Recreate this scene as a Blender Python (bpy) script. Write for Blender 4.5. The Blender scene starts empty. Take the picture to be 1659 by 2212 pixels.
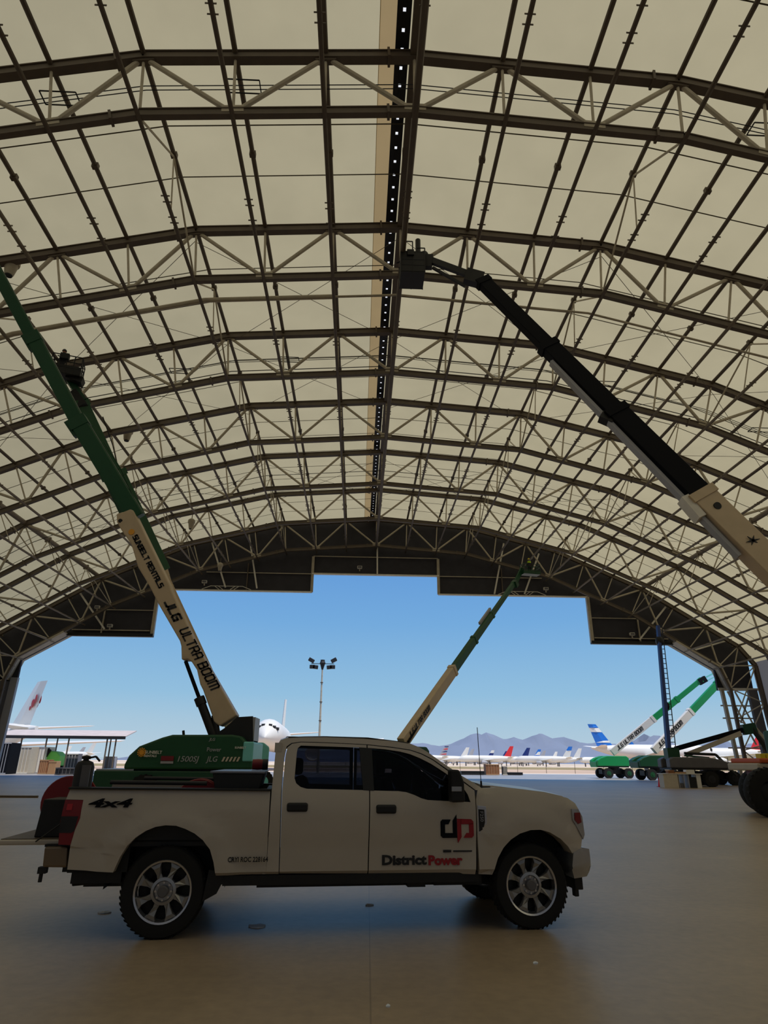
import bpy, bmesh, math, random
from mathutils import Vector, Matrix
random.seed(7)
C = bpy.context.scene.collection
PI = math.pi
def V(*a): return Vector(a[0]) if len(a) == 1 else Vector(a)

# ------------------------------------------------------------------ camera
FPX = 1360.0
FW = Vector((0.0340468, 0.9287483, 0.3691441)); RT = Vector((0.9991666, -0.0399527, 0.0083642)); UP = Vector((-0.0225166, -0.3685517, 0.9293345))
EYE = Vector((0, 0, 1.7))
cam = bpy.data.cameras.new('camera'); cam_o = bpy.data.objects.new('camera', cam); C.objects.link(cam_o)
cam.sensor_fit = 'HORIZONTAL'; cam.sensor_width = 36; cam.lens = 36 * FPX / 1659; cam.clip_end = 20000; cam.clip_start = .05
cam_o.matrix_world = Matrix(((RT.x, UP.x, -FW.x, 0), (RT.y, UP.y, -FW.y, 0), (RT.z, UP.z, -FW.z, 1.7), (0, 0, 0, 1)))
bpy.context.scene.camera = cam_o

# ------------------------------------------------------------------ sky, sun, exposure
scn = bpy.context.scene
scn.view_settings.view_transform = 'Standard'; scn.view_settings.look = 'None'
scn.view_settings.gamma = 1; scn.view_settings.exposure = 0.0
def lin(c): return tuple(((v / 255) / 12.92 if v <= 10.3 else ((v / 255 + .055) / 1.055) ** 2.4) for v in c)
w = bpy.data.worlds.new('world'); scn.world = w; w.use_nodes = True
nt = w.node_tree; nt.nodes.clear()
out = nt.nodes.new('ShaderNodeOutputWorld'); bg = nt.nodes.new('ShaderNodeBackground')
tc = nt.nodes.new('ShaderNodeTexCoord'); sp = nt.nodes.new('ShaderNodeSeparateXYZ'); cr = nt.nodes.new('ShaderNodeValToRGB')
nt.links.new(tc.outputs['Generated'], sp.inputs[0]); nt.links.new(sp.outputs['Z'], cr.inputs[0]); nt.links.new(cr.outputs[0], bg.inputs[0]); nt.links.new(bg.outputs[0], out.inputs[0])
stops = [(0.0, (184, 205, 219)), (.053, (167, 198, 219)), (.094, (146, 190, 221)), (.2, (116, 170, 220)), (.3, (98, 153, 216)), (.5, (82, 134, 206)), (1.0, (64, 112, 190))]
for i, (p, c) in enumerate(stops):
    e = cr.color_ramp.elements[i] if i < 2 else cr.color_ramp.elements.new(p)
    e.position = p; e.color = lin(c) + (1,)
bg.inputs[1].default_value = 1.0
sun = bpy.data.lights.new('sun', 'SUN'); sun.energy = 4.2; sun.angle = .01; sun.color = (1, .95, .87)
sun_o = bpy.data.objects.new('sun', sun); C.objects.link(sun_o)
sun_dir = Vector((-.25, .27, -1.0)).normalized()            # light travels down and away from the camera
sun_o.rotation_euler = sun_dir.to_track_quat('-Z', 'Y').to_euler(); sun_o.location = (0, -20, 60)

# ------------------------------------------------------------------ pixel rays: a point of the place seen at a given pixel and depth
def ray(px, py): return FW + RT * ((px - 829.5) / FPX) - UP * ((py - 1106) / FPX)
def at(px, py, Y):
    d = ray(px, py); return EYE + d * (Y / d.y)
def ground(px, py):
    d = ray(px, py); return EYE + d * (-1.7 / d.z)

# ------------------------------------------------------------------ materials
MATS = {}
def mat(name, col, rough=.6, metal=0., noise=0., scale=3., bump=0., spec=.5, lincol=None):
    if name in MATS: return MATS[name]
    m = bpy.data.materials.new(name); m.use_nodes = True; n = m.node_tree; b = n.nodes['Principled BSDF']
    c = (lincol or lin(col)) + (1,)
    b.inputs['Base Color'].default_value = c; b.inputs['Roughness'].default_value = rough; b.inputs['Metallic'].default_value = metal
    b.inputs['Specular IOR Level'].default_value = spec
    if noise or bump:
        t = n.nodes.new('ShaderNodeTexCoord'); x = n.nodes.new('ShaderNodeTexNoise'); x.inputs['Scale'].default_value = scale; x.inputs['Detail'].default_value = 6
        n.links.new(t.outputs['Object'], x.inputs['Vector'])
        if noise:
            r = n.nodes.new('ShaderNodeMapRange'); r.inputs[1].default_value = .3; r.inputs[2].default_value = .7; r.inputs[3].default_value = 1 - noise; r.inputs[4].default_value = 1 + noise
            mx = n.nodes.new('ShaderNodeMix'); mx.data_type = 'RGBA'; mx.blend_type = 'MULTIPLY'; mx.inputs[0].default_value = 1; mx.inputs[6].default_value = c
            n.links.new(x.outputs['Fac'], r.inputs[0]); n.links.new(r.outputs[0], mx.inputs[7]); n.links.new(mx.outputs[2], b.inputs['Base Color'])
        if bump:
            bp = n.nodes.new('ShaderNodeBump'); bp.inputs['Strength'].default_value = bump; bp.inputs['Distance'].default_value = .05
            n.links.new(x.outputs['Fac'], bp.inputs['Height']); n.links.new(bp.outputs[0], b.inputs['Normal'])
    MATS[name] = m; return m
def membrane(name, col, trans, noise=.05, scale=.4):
    m = bpy.data.materials.new(name); m.use_nodes = True; n = m.node_tree; n.nodes.clear()
    o = n.nodes.new('ShaderNodeOutputMaterial'); d = n.nodes.new('ShaderNodeBsdfDiffuse'); t = n.nodes.new('ShaderNodeBsdfTranslucent'); a = n.nodes.new('ShaderNodeAddShader')
    d.inputs[0].default_value = lin(col) + (1,)
    tc = n.nodes.new('ShaderNodeTexCoord'); x = n.nodes.new('ShaderNodeTexNoise'); x.inputs['Scale'].default_value = scale; x.inputs['Detail'].default_value = 5
    r = n.nodes.new('ShaderNodeMapRange'); r.inputs[1].default_value = .3; r.inputs[2].default_value = .7; r.inputs[3].default_value = 1 - noise; r.inputs[4].default_value = 1 + noise
    mx = n.nodes.new('ShaderNodeMix'); mx.data_type = 'RGBA'; mx.blend_type = 'MULTIPLY'; mx.inputs[0].default_value = 1; mx.inputs[6].default_value = trans + (1,)
    n.links.new(tc.outputs['Object'], x.inputs['Vector']); n.links.new(x.outputs['Fac'], r.inputs[0]); n.links.new(r.outputs[0], mx.inputs[7]); n.links.new(mx.outputs[2], t.inputs[0])
    n.links.new(d.outputs[0], a.inputs[0]); n.links.new(t.outputs[0], a.inputs[1]); n.links.new(a.outputs[0], o.inputs[0])
    return m
M = dict(
    fabric=membrane('fabric', (118, 112, 98), (.276, .236, .138)),
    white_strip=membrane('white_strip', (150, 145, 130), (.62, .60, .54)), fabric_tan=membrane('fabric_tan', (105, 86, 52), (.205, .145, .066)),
    fabric_wall=membrane('fabric_wall', (110, 108, 104), (.10, .10, .10)),  # white wall fabric, its dimmer light put into the grey colour
    steel=mat('steel', (182, 171, 150), .6, .0, .12, 2),
    steel_mid=mat('steel_mid', (122, 110, 92), .6, 0, .1, 2), steel_dark=mat('steel_dark', (94, 82, 68), .6, .0, .1, 2),
    steel_light=mat('steel_light', (226, 220, 206), .5, .0, .08, 2),
    black=mat('black', (14, 14, 15), .55), rubber=mat('rubber', (16, 16, 16), .85, 0, .15, 8), dark=mat('dark', (26, 26, 30), .6),
    panel=mat('panel', (52, 50, 56), .8, 0, .15, 1.2), seam=mat('seam', (90, 82, 62), .8),
    white=mat('white', (225, 222, 214), .4), offwhite=mat('offwhite', (196, 186, 168), .5, 0, .05, 3),
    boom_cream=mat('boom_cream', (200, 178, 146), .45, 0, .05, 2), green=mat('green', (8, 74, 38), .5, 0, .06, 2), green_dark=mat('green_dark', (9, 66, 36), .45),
    green_lit=mat('green_lit', (10, 140, 74), .4), navy=mat('navy', (10, 12, 20), .7, spec=.15), blue=mat('blue', (28, 60, 130), .45), grey=mat('grey', (96, 94, 96), .5, 0, .08, 2),
    grey_light=mat('grey_light', (160, 160, 164), .45), red=mat('red', (170, 26, 34), .45), red_dark=mat('red_dark', (120, 14, 22), .45), orange=mat('orange', (200, 90, 40), .5),
    yellow=mat('yellow', (222, 205, 40), .5), hivis=mat('hivis', (190, 225, 20), .6), teal=mat('teal', (120, 205, 200), .4), lime=mat('lime', (130, 225, 90), .5),
    chrome=mat('chrome', (200, 200, 205), .18, .9), silver=mat('silver', (170, 170, 172), .3, .7), text_black=mat('text_black', (18, 18, 20), .5), text_red=mat('text_red', (150, 16, 30), .5),
    sun_logo=mat('sun_logo', (232, 160, 40), .5), brown=mat('brown', (140, 92, 58), .7, 0, .15, 3), cardboard=mat('cardboard', (176, 138, 100), .8), skin=mat('skin', (170, 120, 95), .6),
    paper_glint=mat('paper_glint', (220, 228, 240), .7), cloth_dark=mat('cloth_dark', (28, 30, 38), .8), jeans=mat('jeans', (45, 55, 80), .8),
)

# ------------------------------------------------------------------ mesh helpers
class MB:
    def __init__(self, origin=(0, 0, 0)):
        self.v = []; self.f = []; self.o = Vector(origin)
    def add(self, vs, fs):
        n = len(self.v); self.v += [Vector(p) - self.o for p in vs]; self.f += [tuple(i + n for i in q) for q in fs]; return self
    def box(self, a, b):
        (x0, y0, z0), (x1, y1, z1) = a, b
        return self.add([(x0, y0, z0), (x1, y0, z0), (x1, y1, z0), (x0, y1, z0), (x0, y0, z1), (x1, y0, z1), (x1, y1, z1), (x0, y1, z1)],
                        [(0, 3, 2, 1), (4, 5, 6, 7), (0, 1, 5, 4), (1, 2, 6, 5), (2, 3, 7, 6), (3, 0, 4, 7)])
    def beam(self, p, q, w, h, up=(0, 0, 1), w2=None, h2=None):
        p = Vector(p); q = Vector(q); d = (q - p).normalized(); u = Vector(up); s = d.cross(u)
        if s.length < 1e-4: s = d.cross(Vector((1, 0, 0)))
        s.normalize(); u = s.cross(d).normalized(); w2 = w if w2 is None else w2; h2 = h if h2 is None else h2
        vs = []
        for c, ww, hh in ((p, w, h), (q, w2, h2)):
            vs += [c - s * ww / 2 - u * hh / 2, c + s * ww / 2 - u * hh / 2, c + s * ww / 2 + u * hh / 2, c - s * ww / 2 + u * hh / 2]
        return self.add(vs, [(0, 1, 2, 3), (7, 6, 5, 4), (0, 4, 5, 1), (1, 5, 6, 2), (2, 6, 7, 3), (3, 7, 4, 0)])
    def tube(self, p, q, r, n=8, r2=None):
        p = Vector(p); q = Vector(q); r2 = r if r2 is None else r2; d = (q - p).normalized()
        a = d.cross(Vector((0, 0, 1)));
        if a.length < 1e-3: a = Vector((1, 0, 0))
        a.normalize(); b = d.cross(a)
        vs = [c + (a * math.cos(2 * PI * i / n) + b * math.sin(2 * PI * i / n)) * rr for c, rr in ((p, r), (q, r2)) for i in range(n)]
        fs = [(i, (i + 1) % n, n + (i + 1) % n, n + i) for i in range(n)] + [tuple(range(n - 1, -1, -1)), tuple(range(n, 2 * n))]
        return self.add(vs, fs)
    def path(self, pts, r, n=6):
        for a, b in zip(pts, pts[1:]): self.tube(a, b, r, n)
        return self
    def lathe(self, prof, c, axis='y', n=24, caps=True):      # prof: (radius, along)
        c = Vector(c); vs = []
        for r, t in prof:
            for i in range(n):
                a = 2 * PI * i / n; u, v_ = r * math.cos(a), r * math.sin(a)
                vs.append(c + Vector({'y': (u, t, v_), 'x': (t, u, v_), 'z': (u, v_, t)}[axis]))
        m = len(prof); fs = [(j * n + i, j * n + (i + 1) % n, (j + 1) * n + (i + 1) % n, (j + 1) * n + i) for j in range(m - 1) for i in range(n)]
        if prof[0] == prof[-1]: caps = False
        if caps and prof[0][0] > 1e-5: fs.append(tuple(range(n - 1, -1, -1)))
        if caps and prof[-1][0] > 1e-5: fs.append(tuple(range((m - 1) * n, m * n)))
        return self.add(vs, fs)
    def prism(self, poly, a, b, axis='y'):          # poly in the plane across the axis
        n = len(poly)
        def pt(p, t): return {'y': (p[0], t, p[1]), 'x': (t, p[0], p[1]), 'z': (p[0], p[1], t)}[axis]
        vs = [pt(p, a) for p in poly] + [pt(p, b) for p in poly]
        return self.add(vs, [tuple(range(n - 1, -1, -1)), tuple(range(n, 2 * n))] + [(i, (i + 1) % n, n + (i + 1) % n, n + i) for i in range(n)])
    def blob(self, c, rx, ry, rz, nu=12, nv=8):
        c = Vector(c); vs = [c + Vector((0, 0, -rz))]
        for j in range(1, nv):
            t = -PI / 2 + PI * j / nv
            for i in range(nu):
                a = 2 * PI * i / nu; vs.append(c + Vector((rx * math.cos(t) * math.cos(a), ry * math.cos(t) * math.sin(a), rz * math.sin(t))))
        vs.append(c + Vector((0, 0, rz))); fs = [(0, 1 + (i + 1) % nu, 1 + i) for i in range(nu)]
        for j in range(nv - 2):
            for i in range(nu): fs.append((1 + j * nu + i, 1 + j * nu + (i + 1) % nu, 1 + (j + 1) * nu + (i + 1) % nu, 1 + (j + 1) * nu + i))
        k = 1 + (nv - 2) * nu; fs += [(k + i, k + (i + 1) % nu, len(vs) - 1) for i in range(nu)]
        return self.add(vs, fs)
    def build(self, name, m, parent=None, smooth=None, bevel=0, label=None):
        me = bpy.data.meshes.new(name); bm = bmesh.new()
        bv = [bm.verts.new(p) for p in self.v]
        for q in self.f:
            try: bm.faces.new([bv[i] for i in q])
            except ValueError: pass
        bmesh.ops.recalc_face_normals(bm, faces=bm.faces)
        if smooth:
            for fc in bm.faces: fc.smooth = True
            for e in bm.edges:
                if len(e.link_faces) == 2: e.smooth = e.calc_face_angle(0) < math.radians(smooth)
        bm.to_mesh(me); bm.free()
        me.materials.append(M[m] if isinstance(m, str) else m)
        o = bpy.data.objects.new(name, me); C.objects.link(o)
        if parent is not None: o.parent = parent
        if bevel:
            b = o.modifiers.new('bevel', 'BEVEL'); b.width = bevel; b.segments = 2; b.limit_method = 'ANGLE'
        if label: o['label'] = label
        return o
def tag(o, label, cat, group=None):
    o['label'] = label; o['category'] = cat
    if group: o['group'] = group
    return o
def struct(o): o['kind'] = 'structure'; return o
def empty(name, loc, label, cat, group=None, rz=0):
    o = bpy.data.objects.new(name, None); C.objects.link(o); o.location = loc; o.rotation_euler = (0, 0, rz); o.empty_display_size = .3
    return tag(o, label, cat, group)
def sub(name, loc, parent):                       # a part that is only a holder of sub-parts is avoided; used for placing copies
    o = bpy.data.objects.new(name, None); C.objects.link(o); o.location = loc; o.parent = parent; return o
def kids(o): return [c for c in bpy.data.objects if c.parent == o]
def copy_tree(o, loc=None, label=None, rz=None):
    def rec(s, p):
        c = s.copy(); C.objects.link(c)
        if p is not None: c.parent = p
        for ch in kids(s): rec(ch, c)
        return c
    r = rec(o, None)
    if loc is not None: r.location = loc
    if rz is not None: r.rotation_euler = (0, 0, rz)
    if label: r['label'] = label
    return r
def text(s, name, m, parent, origin, xdir, ydir, size, depth=.004, shear=0, bold=0, stretch=1, label=None, align='LEFT', fit=None):
    cu = bpy.data.curves.new(name, 'FONT'); cu.body = s; cu.size = size; cu.extrude = depth; cu.shear = shear; cu.offset = bold; cu.resolution_u = 3; cu.align_x = align
    to = bpy.data.objects.new(name + '_c', cu); C.objects.link(to)
    bpy.context.view_layer.update()
    me = bpy.data.meshes.new_from_object(to); bpy.data.objects.remove(to)
    if fit:
        w_ = max(v.co.x for v in me.vertices) - min(v.co.x for v in me.vertices); stretch = fit / w_
    xd = Vector(xdir).normalized(); yd = Vector(ydir); yd = (yd - xd * yd.dot(xd)).normalized(); zd = xd.cross(yd)
    mt = Matrix(((xd.x, yd.x, zd.x, origin[0]), (xd.y, yd.y, zd.y, origin[1]), (xd.z, yd.z, zd.z, origin[2]), (0, 0, 0, 1))) @ Matrix.Diagonal((stretch, 1, 1, 1))
    me.transform(mt); me.materials.clear(); me.materials.append(M[m])
    o = bpy.data.objects.new(name, me); C.objects.link(o)
    if parent is not None: o.parent = parent
    if label: o['label'] = label
    return o
GLYPH = {'J': [[(.7, 1), (.7, .14), (.56, 0), (0, 0)]], 'L': [[(0, 1), (0, 0), (.7, 0)]], 'G': [[(.7, 1), (.12, 1), (0, .88), (0, .12), (.12, 0), (.7, 0), (.7, .5), (.35, .5)]],
    'U': [[(0, 1), (0, .12), (.12, 0), (.58, 0), (.7, .12), (.7, 1)]], 'T': [[(0, 1), (.7, 1)], [(.35, 1), (.35, 0)]], 'R': [[(0, 0), (0, 1), (.58, 1), (.7, .88), (.7, .55), (.6, .45), (0, .45)], [(.4, .45), (.7, 0)]],
    'A': [[(0, 0), (0, .88), (.12, 1), (.58, 1), (.7, .88), (.7, 0)], [(0, .4), (.7, .4)]], 'B': [[(.56, .52), (.66, .6), (.66, .9), (.58, 1), (0, 1), (0, 0), (.6, 0), (.7, .1), (.7, .42), (.56, .52), (0, .52)]],
    'O': [[(.12, 0), (0, .12), (0, .88), (.12, 1), (.58, 1), (.7, .88), (.7, .12), (.58, 0), (.12, 0)]], 'M': [[(0, 0), (0, 1), (.82, 1), (.95, .88), (.95, 0)], [(.475, 1), (.475, 0)]],
    'S': [[(.7, 1), (.1, 1), (0, .9), (0, .6), (.1, .52), (.6, .52), (.7, .42), (.7, .1), (.6, 0), (0, 0)]], 'N': [[(0, 0), (0, 1), (.7, 0), (.7, 1)]], 'E': [[(.7, 1), (0, 1), (0, 0), (.7, 0)], [(0, .52), (.6, .52)]]}
def strokes(s, name, m, parent, origin, xdir, ydir, size, wt, fit, shear=0):
    xd = Vector(xdir).normalized(); yd = Vector(ydir); yd = (yd - xd * yd.dot(xd)).normalized(); zd = xd.cross(yd); adv = 0; segs = []
    for ch in s:
        if ch == ' ': adv += .55; continue
        for pl in GLYPH[ch]: segs += [((x0 + adv, y0), (x1 + adv, y1)) for (x0, y0), (x1, y1) in zip(pl, pl[1:])]
        adv += (.95 if ch == 'M' else .7) + .32
    k = fit / (adv - .32); mb = MB(); o = Vector(origin)
    for (x0, y0), (x1, y1) in segs:
        p = o + xd * (x0 * k + shear * y0 * size) + yd * y0 * size; q = o + xd * (x1 * k + shear * y1 * size) + yd * y1 * size; d = (q - p).normalized() * wt * .45; mb.beam(p - d, q + d, wt, .012, zd)
    return mb.build(name, m, parent)
ORD = ['', 'first', 'second', 'third', 'fourth', 'fifth', 'sixth', 'seventh', 'eighth', 'ninth', 'tenth', 'eleventh', 'twelfth', 'thirteenth']
# ================================================================== the hangar
K = 1.4                                                       # scale of the arch survey about the eye
XR, Y0, SP = 1.211, 12.151, 6.311
def hp(dx, z, yu): return Vector((K * (XR + dx), K * yu, 1.7 + K * (z - 1.7)))
ZG = 1.7 - 1.7 / K                                            # survey height of the floor
TOPN = [(0, 20.85), (7.72, 20.27), (15.1, 18.35), (22.1, 15.2), (29.3, 10.6), (30.4, 9.1), (30.8, ZG)]
BOTN = [(0, 18.55), (7.5, 17.97), (14.35, 16.12), (20.95, 13.12), (27.4, 9.02), (28.0, 7.3), (28.15, ZG)]
IDX = [0, 3, 6, 9, 12, 13, 16]
def nodes(N):
    r = []
    for (a, b), (i, j) in zip(zip(N, N[1:]), zip(IDX, IDX[1:])):
        for k in range(i, j): t = (k - i) / (j - i); r.append((a[0] + (b[0] - a[0]) * t, a[1] + (b[1] - a[1]) * t))
    r.append(N[-1]); return r
TOP = nodes(TOPN); BOT = nodes(BOTN)
def nd(L, k): x, z = L[abs(k)]; return (x if k >= 0 else -x, z)
def arch_z(L, x):
    x = abs(x)
    for (a, b) in zip(L, L[1:]):
        if a[0] <= x <= b[0]: return a[1] + (b[1] - a[1]) * (x - a[0]) / max(1e-6, b[0] - a[0])
    return L[-1][1]
YN, YF = -9.0, Y0 + 6 * SP + .9                                # near end, far gable (survey units)

# floor and grounds
def concrete(name, base, spec=.5, rough=.5):
    m = bpy.data.materials.new(name); m.use_nodes = True; n = m.node_tree; b = n.nodes['Principled BSDF']; b.inputs['Roughness'].default_value = rough; b.inputs['Specular IOR Level'].default_value = spec
    tc = n.nodes.new('ShaderNodeTexCoord')
    x1 = n.nodes.new('ShaderNodeTexNoise'); x1.inputs['Scale'].default_value = .35; x1.inputs['Detail'].default_value = 8; x1.inputs['Roughness'].default_value = .65
    x2 = n.nodes.new('ShaderNodeTexNoise'); x2.inputs['Scale'].default_value = 9; x2.inputs['Detail'].default_value = 6
    n.links.new(tc.outputs['Object'], x1.inputs[0]); n.links.new(tc.outputs['Object'], x2.inputs[0])
    cr = n.nodes.new('ShaderNodeValToRGB'); cr.color_ramp.elements[0].position = .3; cr.color_ramp.elements[1].position = .72
    c = lin(base); cr.color_ramp.elements[0].color = tuple(v * .78 for v in c) + (1,); cr.color_ramp.elements[1].color = tuple(v * 1.18 for v in c) + (1,)
    n.links.new(x1.outputs['Fac'], cr.inputs[0])
    r = n.nodes.new('ShaderNodeMapRange'); r.inputs[1].default_value = .3; r.inputs[2].default_value = .7; r.inputs[3].default_value = .9; r.inputs[4].default_value = 1.1; n.links.new(x2.outputs['Fac'], r.inputs[0])
    mx = n.nodes.new('ShaderNodeMix'); mx.data_type = 'RGBA'; mx.blend_type = 'MULTIPLY'; mx.inputs[0].default_value = 1
    n.links.new(cr.outputs[0], mx.inputs[6]); n.links.new(r.outputs[0], mx.inputs[7])
    # saw-cut joints every 7.5 m, as dark lines in the slab
    sx = n.nodes.new('ShaderNodeSeparateXYZ'); rt_ = n.nodes.new('ShaderNodeMapping'); rt_.inputs['Rotation'].default_value = (0, 0, .0153); n.links.new(tc.outputs['Object'], rt_.inputs['Vector']); n.links.new(rt_.outputs['Vector'], sx.inputs[0]); last = mx.outputs[2]
    for ax, off in (('X', .055), ('Y', 2.2)):
        a = n.nodes.new('ShaderNodeMath'); a.operation = 'ADD'; a.inputs[1].default_value = 750 - off + 3.75; n.links.new(sx.outputs[ax], a.inputs[0])
        p = n.nodes.new('ShaderNodeMath'); p.operation = 'MODULO'; p.inputs[1].default_value = 7.5; n.links.new(a.outputs[0], p.inputs[0])
        s = n.nodes.new('ShaderNodeMath'); s.operation = 'SUBTRACT'; s.inputs[1].default_value = 3.75; n.links.new(p.outputs[0], s.inputs[0])
        q = n.nodes.new('ShaderNodeMath'); q.operation = 'ABSOLUTE'; n.links.new(s.outputs[0], q.inputs[0])
        l = n.nodes.new('ShaderNodeMath'); l.operation = 'LESS_THAN'; l.inputs[1].default_value = .006; n.links.new(q.outputs[0], l.inputs[0])
        m2 = n.nodes.new('ShaderNodeMix'); m2.data_type = 'RGBA'; m2.inputs[7].default_value = tuple(v * .45 for v in c) + (1,)
        sc = n.nodes.new('ShaderNodeMath'); sc.operation = 'MULTIPLY'; sc.inputs[1].default_value = .6; n.links.new(l.outputs[0], sc.inputs[0])
        n.links.new(sc.outputs[0], m2.inputs[0]); n.links.new(last, m2.inputs[6]); last = m2.outputs[2]
    n.links.new(last, b.inputs['Base Color'])
    bp = n.nodes.new('ShaderNodeBump'); bp.inputs['Strength'].default_value = .15; bp.inputs['Distance'].default_value = .01; n.links.new(x2.outputs['Fac'], bp.inputs['Height']); n.links.new(bp.outputs[0], b.inputs['Normal'])
    return m
XW = K * 31.3
fl = struct(MB().box((-XW + K * XR, K * YN, -.3), (XW + K * XR, K * YF + 1.0, 0)).build('floor', concrete('floor_concrete', (158, 139, 115), 1.0, .42)))
struct(MB().box((-260, K * YF + 1.0, -.3), (260, 116, -.004)).build('apron', concrete('apron_asphalt', (150, 146, 142), 1.0, .42)))
struct(MB().box((-300, 116, -.35), (300, 122, -.01)).build('apron_edge', mat('pale_concrete', (222, 212, 196), .8, 0, .08, .5)))
struct(MB().box((-6000, 122, -.5), (6000, 200, -.02)).build('ground', mat('desert_sand', (196, 168, 142), .9, 0, .15, .08)))
struct(MB().box((-6000, 200, -.5), (6000, 330, -.02)).build('ground', mat('dry_grass', (150, 132, 88), .9, 0, .25, .06)))
struct(MB().box((-6000, 330, -.5), (6000, 5200, -.02)).build('ground', mat('pale_sand', (214, 194, 170), .9, 0, .12, .02)))
struct(MB().box((-6000, K * YN - 200, -.5), (-XW + K * XR, K * YF + 1, -.02)).build('ground', MATS['desert_sand']))
struct(MB().box((XW + K * XR, K * YN - 200, -.5), (6000, K * YF + 1, -.02)).build('ground', MATS['desert_sand']))

# roof membrane: two sheets that leave a slot along the ridge
OFF = .32
def arc(L, off):
    return [(x * (1 + off / 40), z + off) for x, z in L]
outer = arc(TOP[:14], OFF)
cm = MB()
ys = [YN + (YF - YN) * i / 12 for i in range(13)]
def sheet(mb, pts):
    n = len(pts)
    for a, b in zip(ys, ys[1:]):
        for p, q in zip(pts, pts[1:]): mb.add([hp(p[0], p[1], a), hp(q[0], q[1], a), hp(q[0], q[1], b), hp(p[0], p[1], b)], [(0, 1, 2, 3)])
sheet(cm, [(-.18, outer[0][1])] + outer[1:])
sheet(cm, [(-1.02, outer[0][1] - .06)] + [(-x, z) for x, z in outer[1:]])
ceil = struct(cm.build('ceiling', 'fabric'))
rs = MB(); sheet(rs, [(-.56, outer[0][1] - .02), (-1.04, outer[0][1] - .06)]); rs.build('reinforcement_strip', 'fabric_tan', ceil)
# perforated dark strip beside the ridge purlin: slots under an added translucent strip
st = MB(); zt_ = outer[0][1]
for x0, x1 in ((-.56, -.40), (-.315, -.16)): st.beam(hp((x0 + x1) / 2, zt_ - .02, YN), hp((x0 + x1) / 2, zt_ - .02, YF), K * (x1 - x0), .03)
y = YN
while y < YF: st.beam(hp(-.3575, zt_ - .02, y), hp(-.3575, zt_ - .02, min(y + .42, YF)), K * .10, .03); y += .53
st.build('perforated_ridge_strip', 'dark', ceil)
ws = MB(); sheet(ws, [(-.42, zt_ + .03), (-.30, zt_ + .03)]); ws.build('slot_glow_strip', 'white_strip', ceil)  # added strip over the slots, so they glow white instead of sky blue
for j in range(7):                                             # sewn seams of the fabric
    for t in (.0, .36, .66):
        yy = Y0 + SP * (j - 1 + t) + (.05 if t == 0 else 0)
        if not (8 < yy < YF): continue
        sm = MB(); pts = [(x, z + OFF - .05) for x, z in TOP[:14]]
        for sg in (1, -1):
            for p, q in zip(pts, pts[1:]): sm.beam(hp(sg * p[0], p[1], yy), hp(sg * q[0], q[1], yy), .05, .02)
        sm.build('seam', 'seam', ceil)
for sg, nm in ((-1, 'wall_left'), (1, 'wall_right')):
    wm = MB(); p0 = outer[13]; wx = TOP[-1][0] + .35
    for a, b in zip(ys, ys[1:]):
        wm.add([hp(sg * p0[0], p0[1], a), hp(sg * p0[0], p0[1], b), hp(sg * wx, ZG, b), hp(sg * wx, ZG, a)], [(0, 1, 2, 3)])
    struct(wm.build(nm, 'fabric_wall'))
nw = MB()
pts = [(-x, z) for x, z in outer[::-1]] + outer[1:]
for p, q in zip(pts, pts[1:]): nw.add([hp(p[0], ZG, YN), hp(q[0], ZG, YN), hp(q[0], q[1], YN), hp(p[0], p[1], YN)], [(0, 1, 2, 3)])
struct(nw.build('wall_near', 'fabric_wall'))

# far gable: dark panels above a stepped door opening
def low(x):
    x = abs(x)
    if x <= 5.25: return 16.22
    if x <= 17.7: return 14.65
    if x <= 24.2: return 10.88
    if x <= 27.5: return 10.88 - (x - 24.2) * .61
    return 7.25
gp = MB(); br = [0, 5.25, 7.72, 11.2, 15.1, 17.7, 22.1, 24.2, 27.5, 27.62, 29.3, 30.4]
for sg in (1, -1):
    for a, b in zip(br, br[1:]):
        la, lb = low(a + .001), low(b - .001); ta, tb = arch_z(outer, a), arch_z(outer, b)
        v = [hp(sg * a, la, YF), hp(sg * b, lb, YF), hp(sg * b, tb, YF), hp(sg * a, ta, YF)]
        v += [p + Vector((0, .3, 0)) for p in v]
        gp.add(v, [(0, 1, 2, 3), (7, 6, 5, 4), (0, 4, 5, 1), (1, 5, 6, 2), (2, 6, 7, 3), (3, 7, 4, 0)])
gable = struct(gp.build('wall_far', 'panel'))
tr = 0
def trim(mb, m='steel_light'):
    global tr; tr += 1; return struct(mb.build('trim_%d' % tr, m))
yf = YF - .12
trim(MB().beam(hp(-5.3, 16.22, yf), hp(5.3, 16.22, yf), .3, .16))
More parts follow.
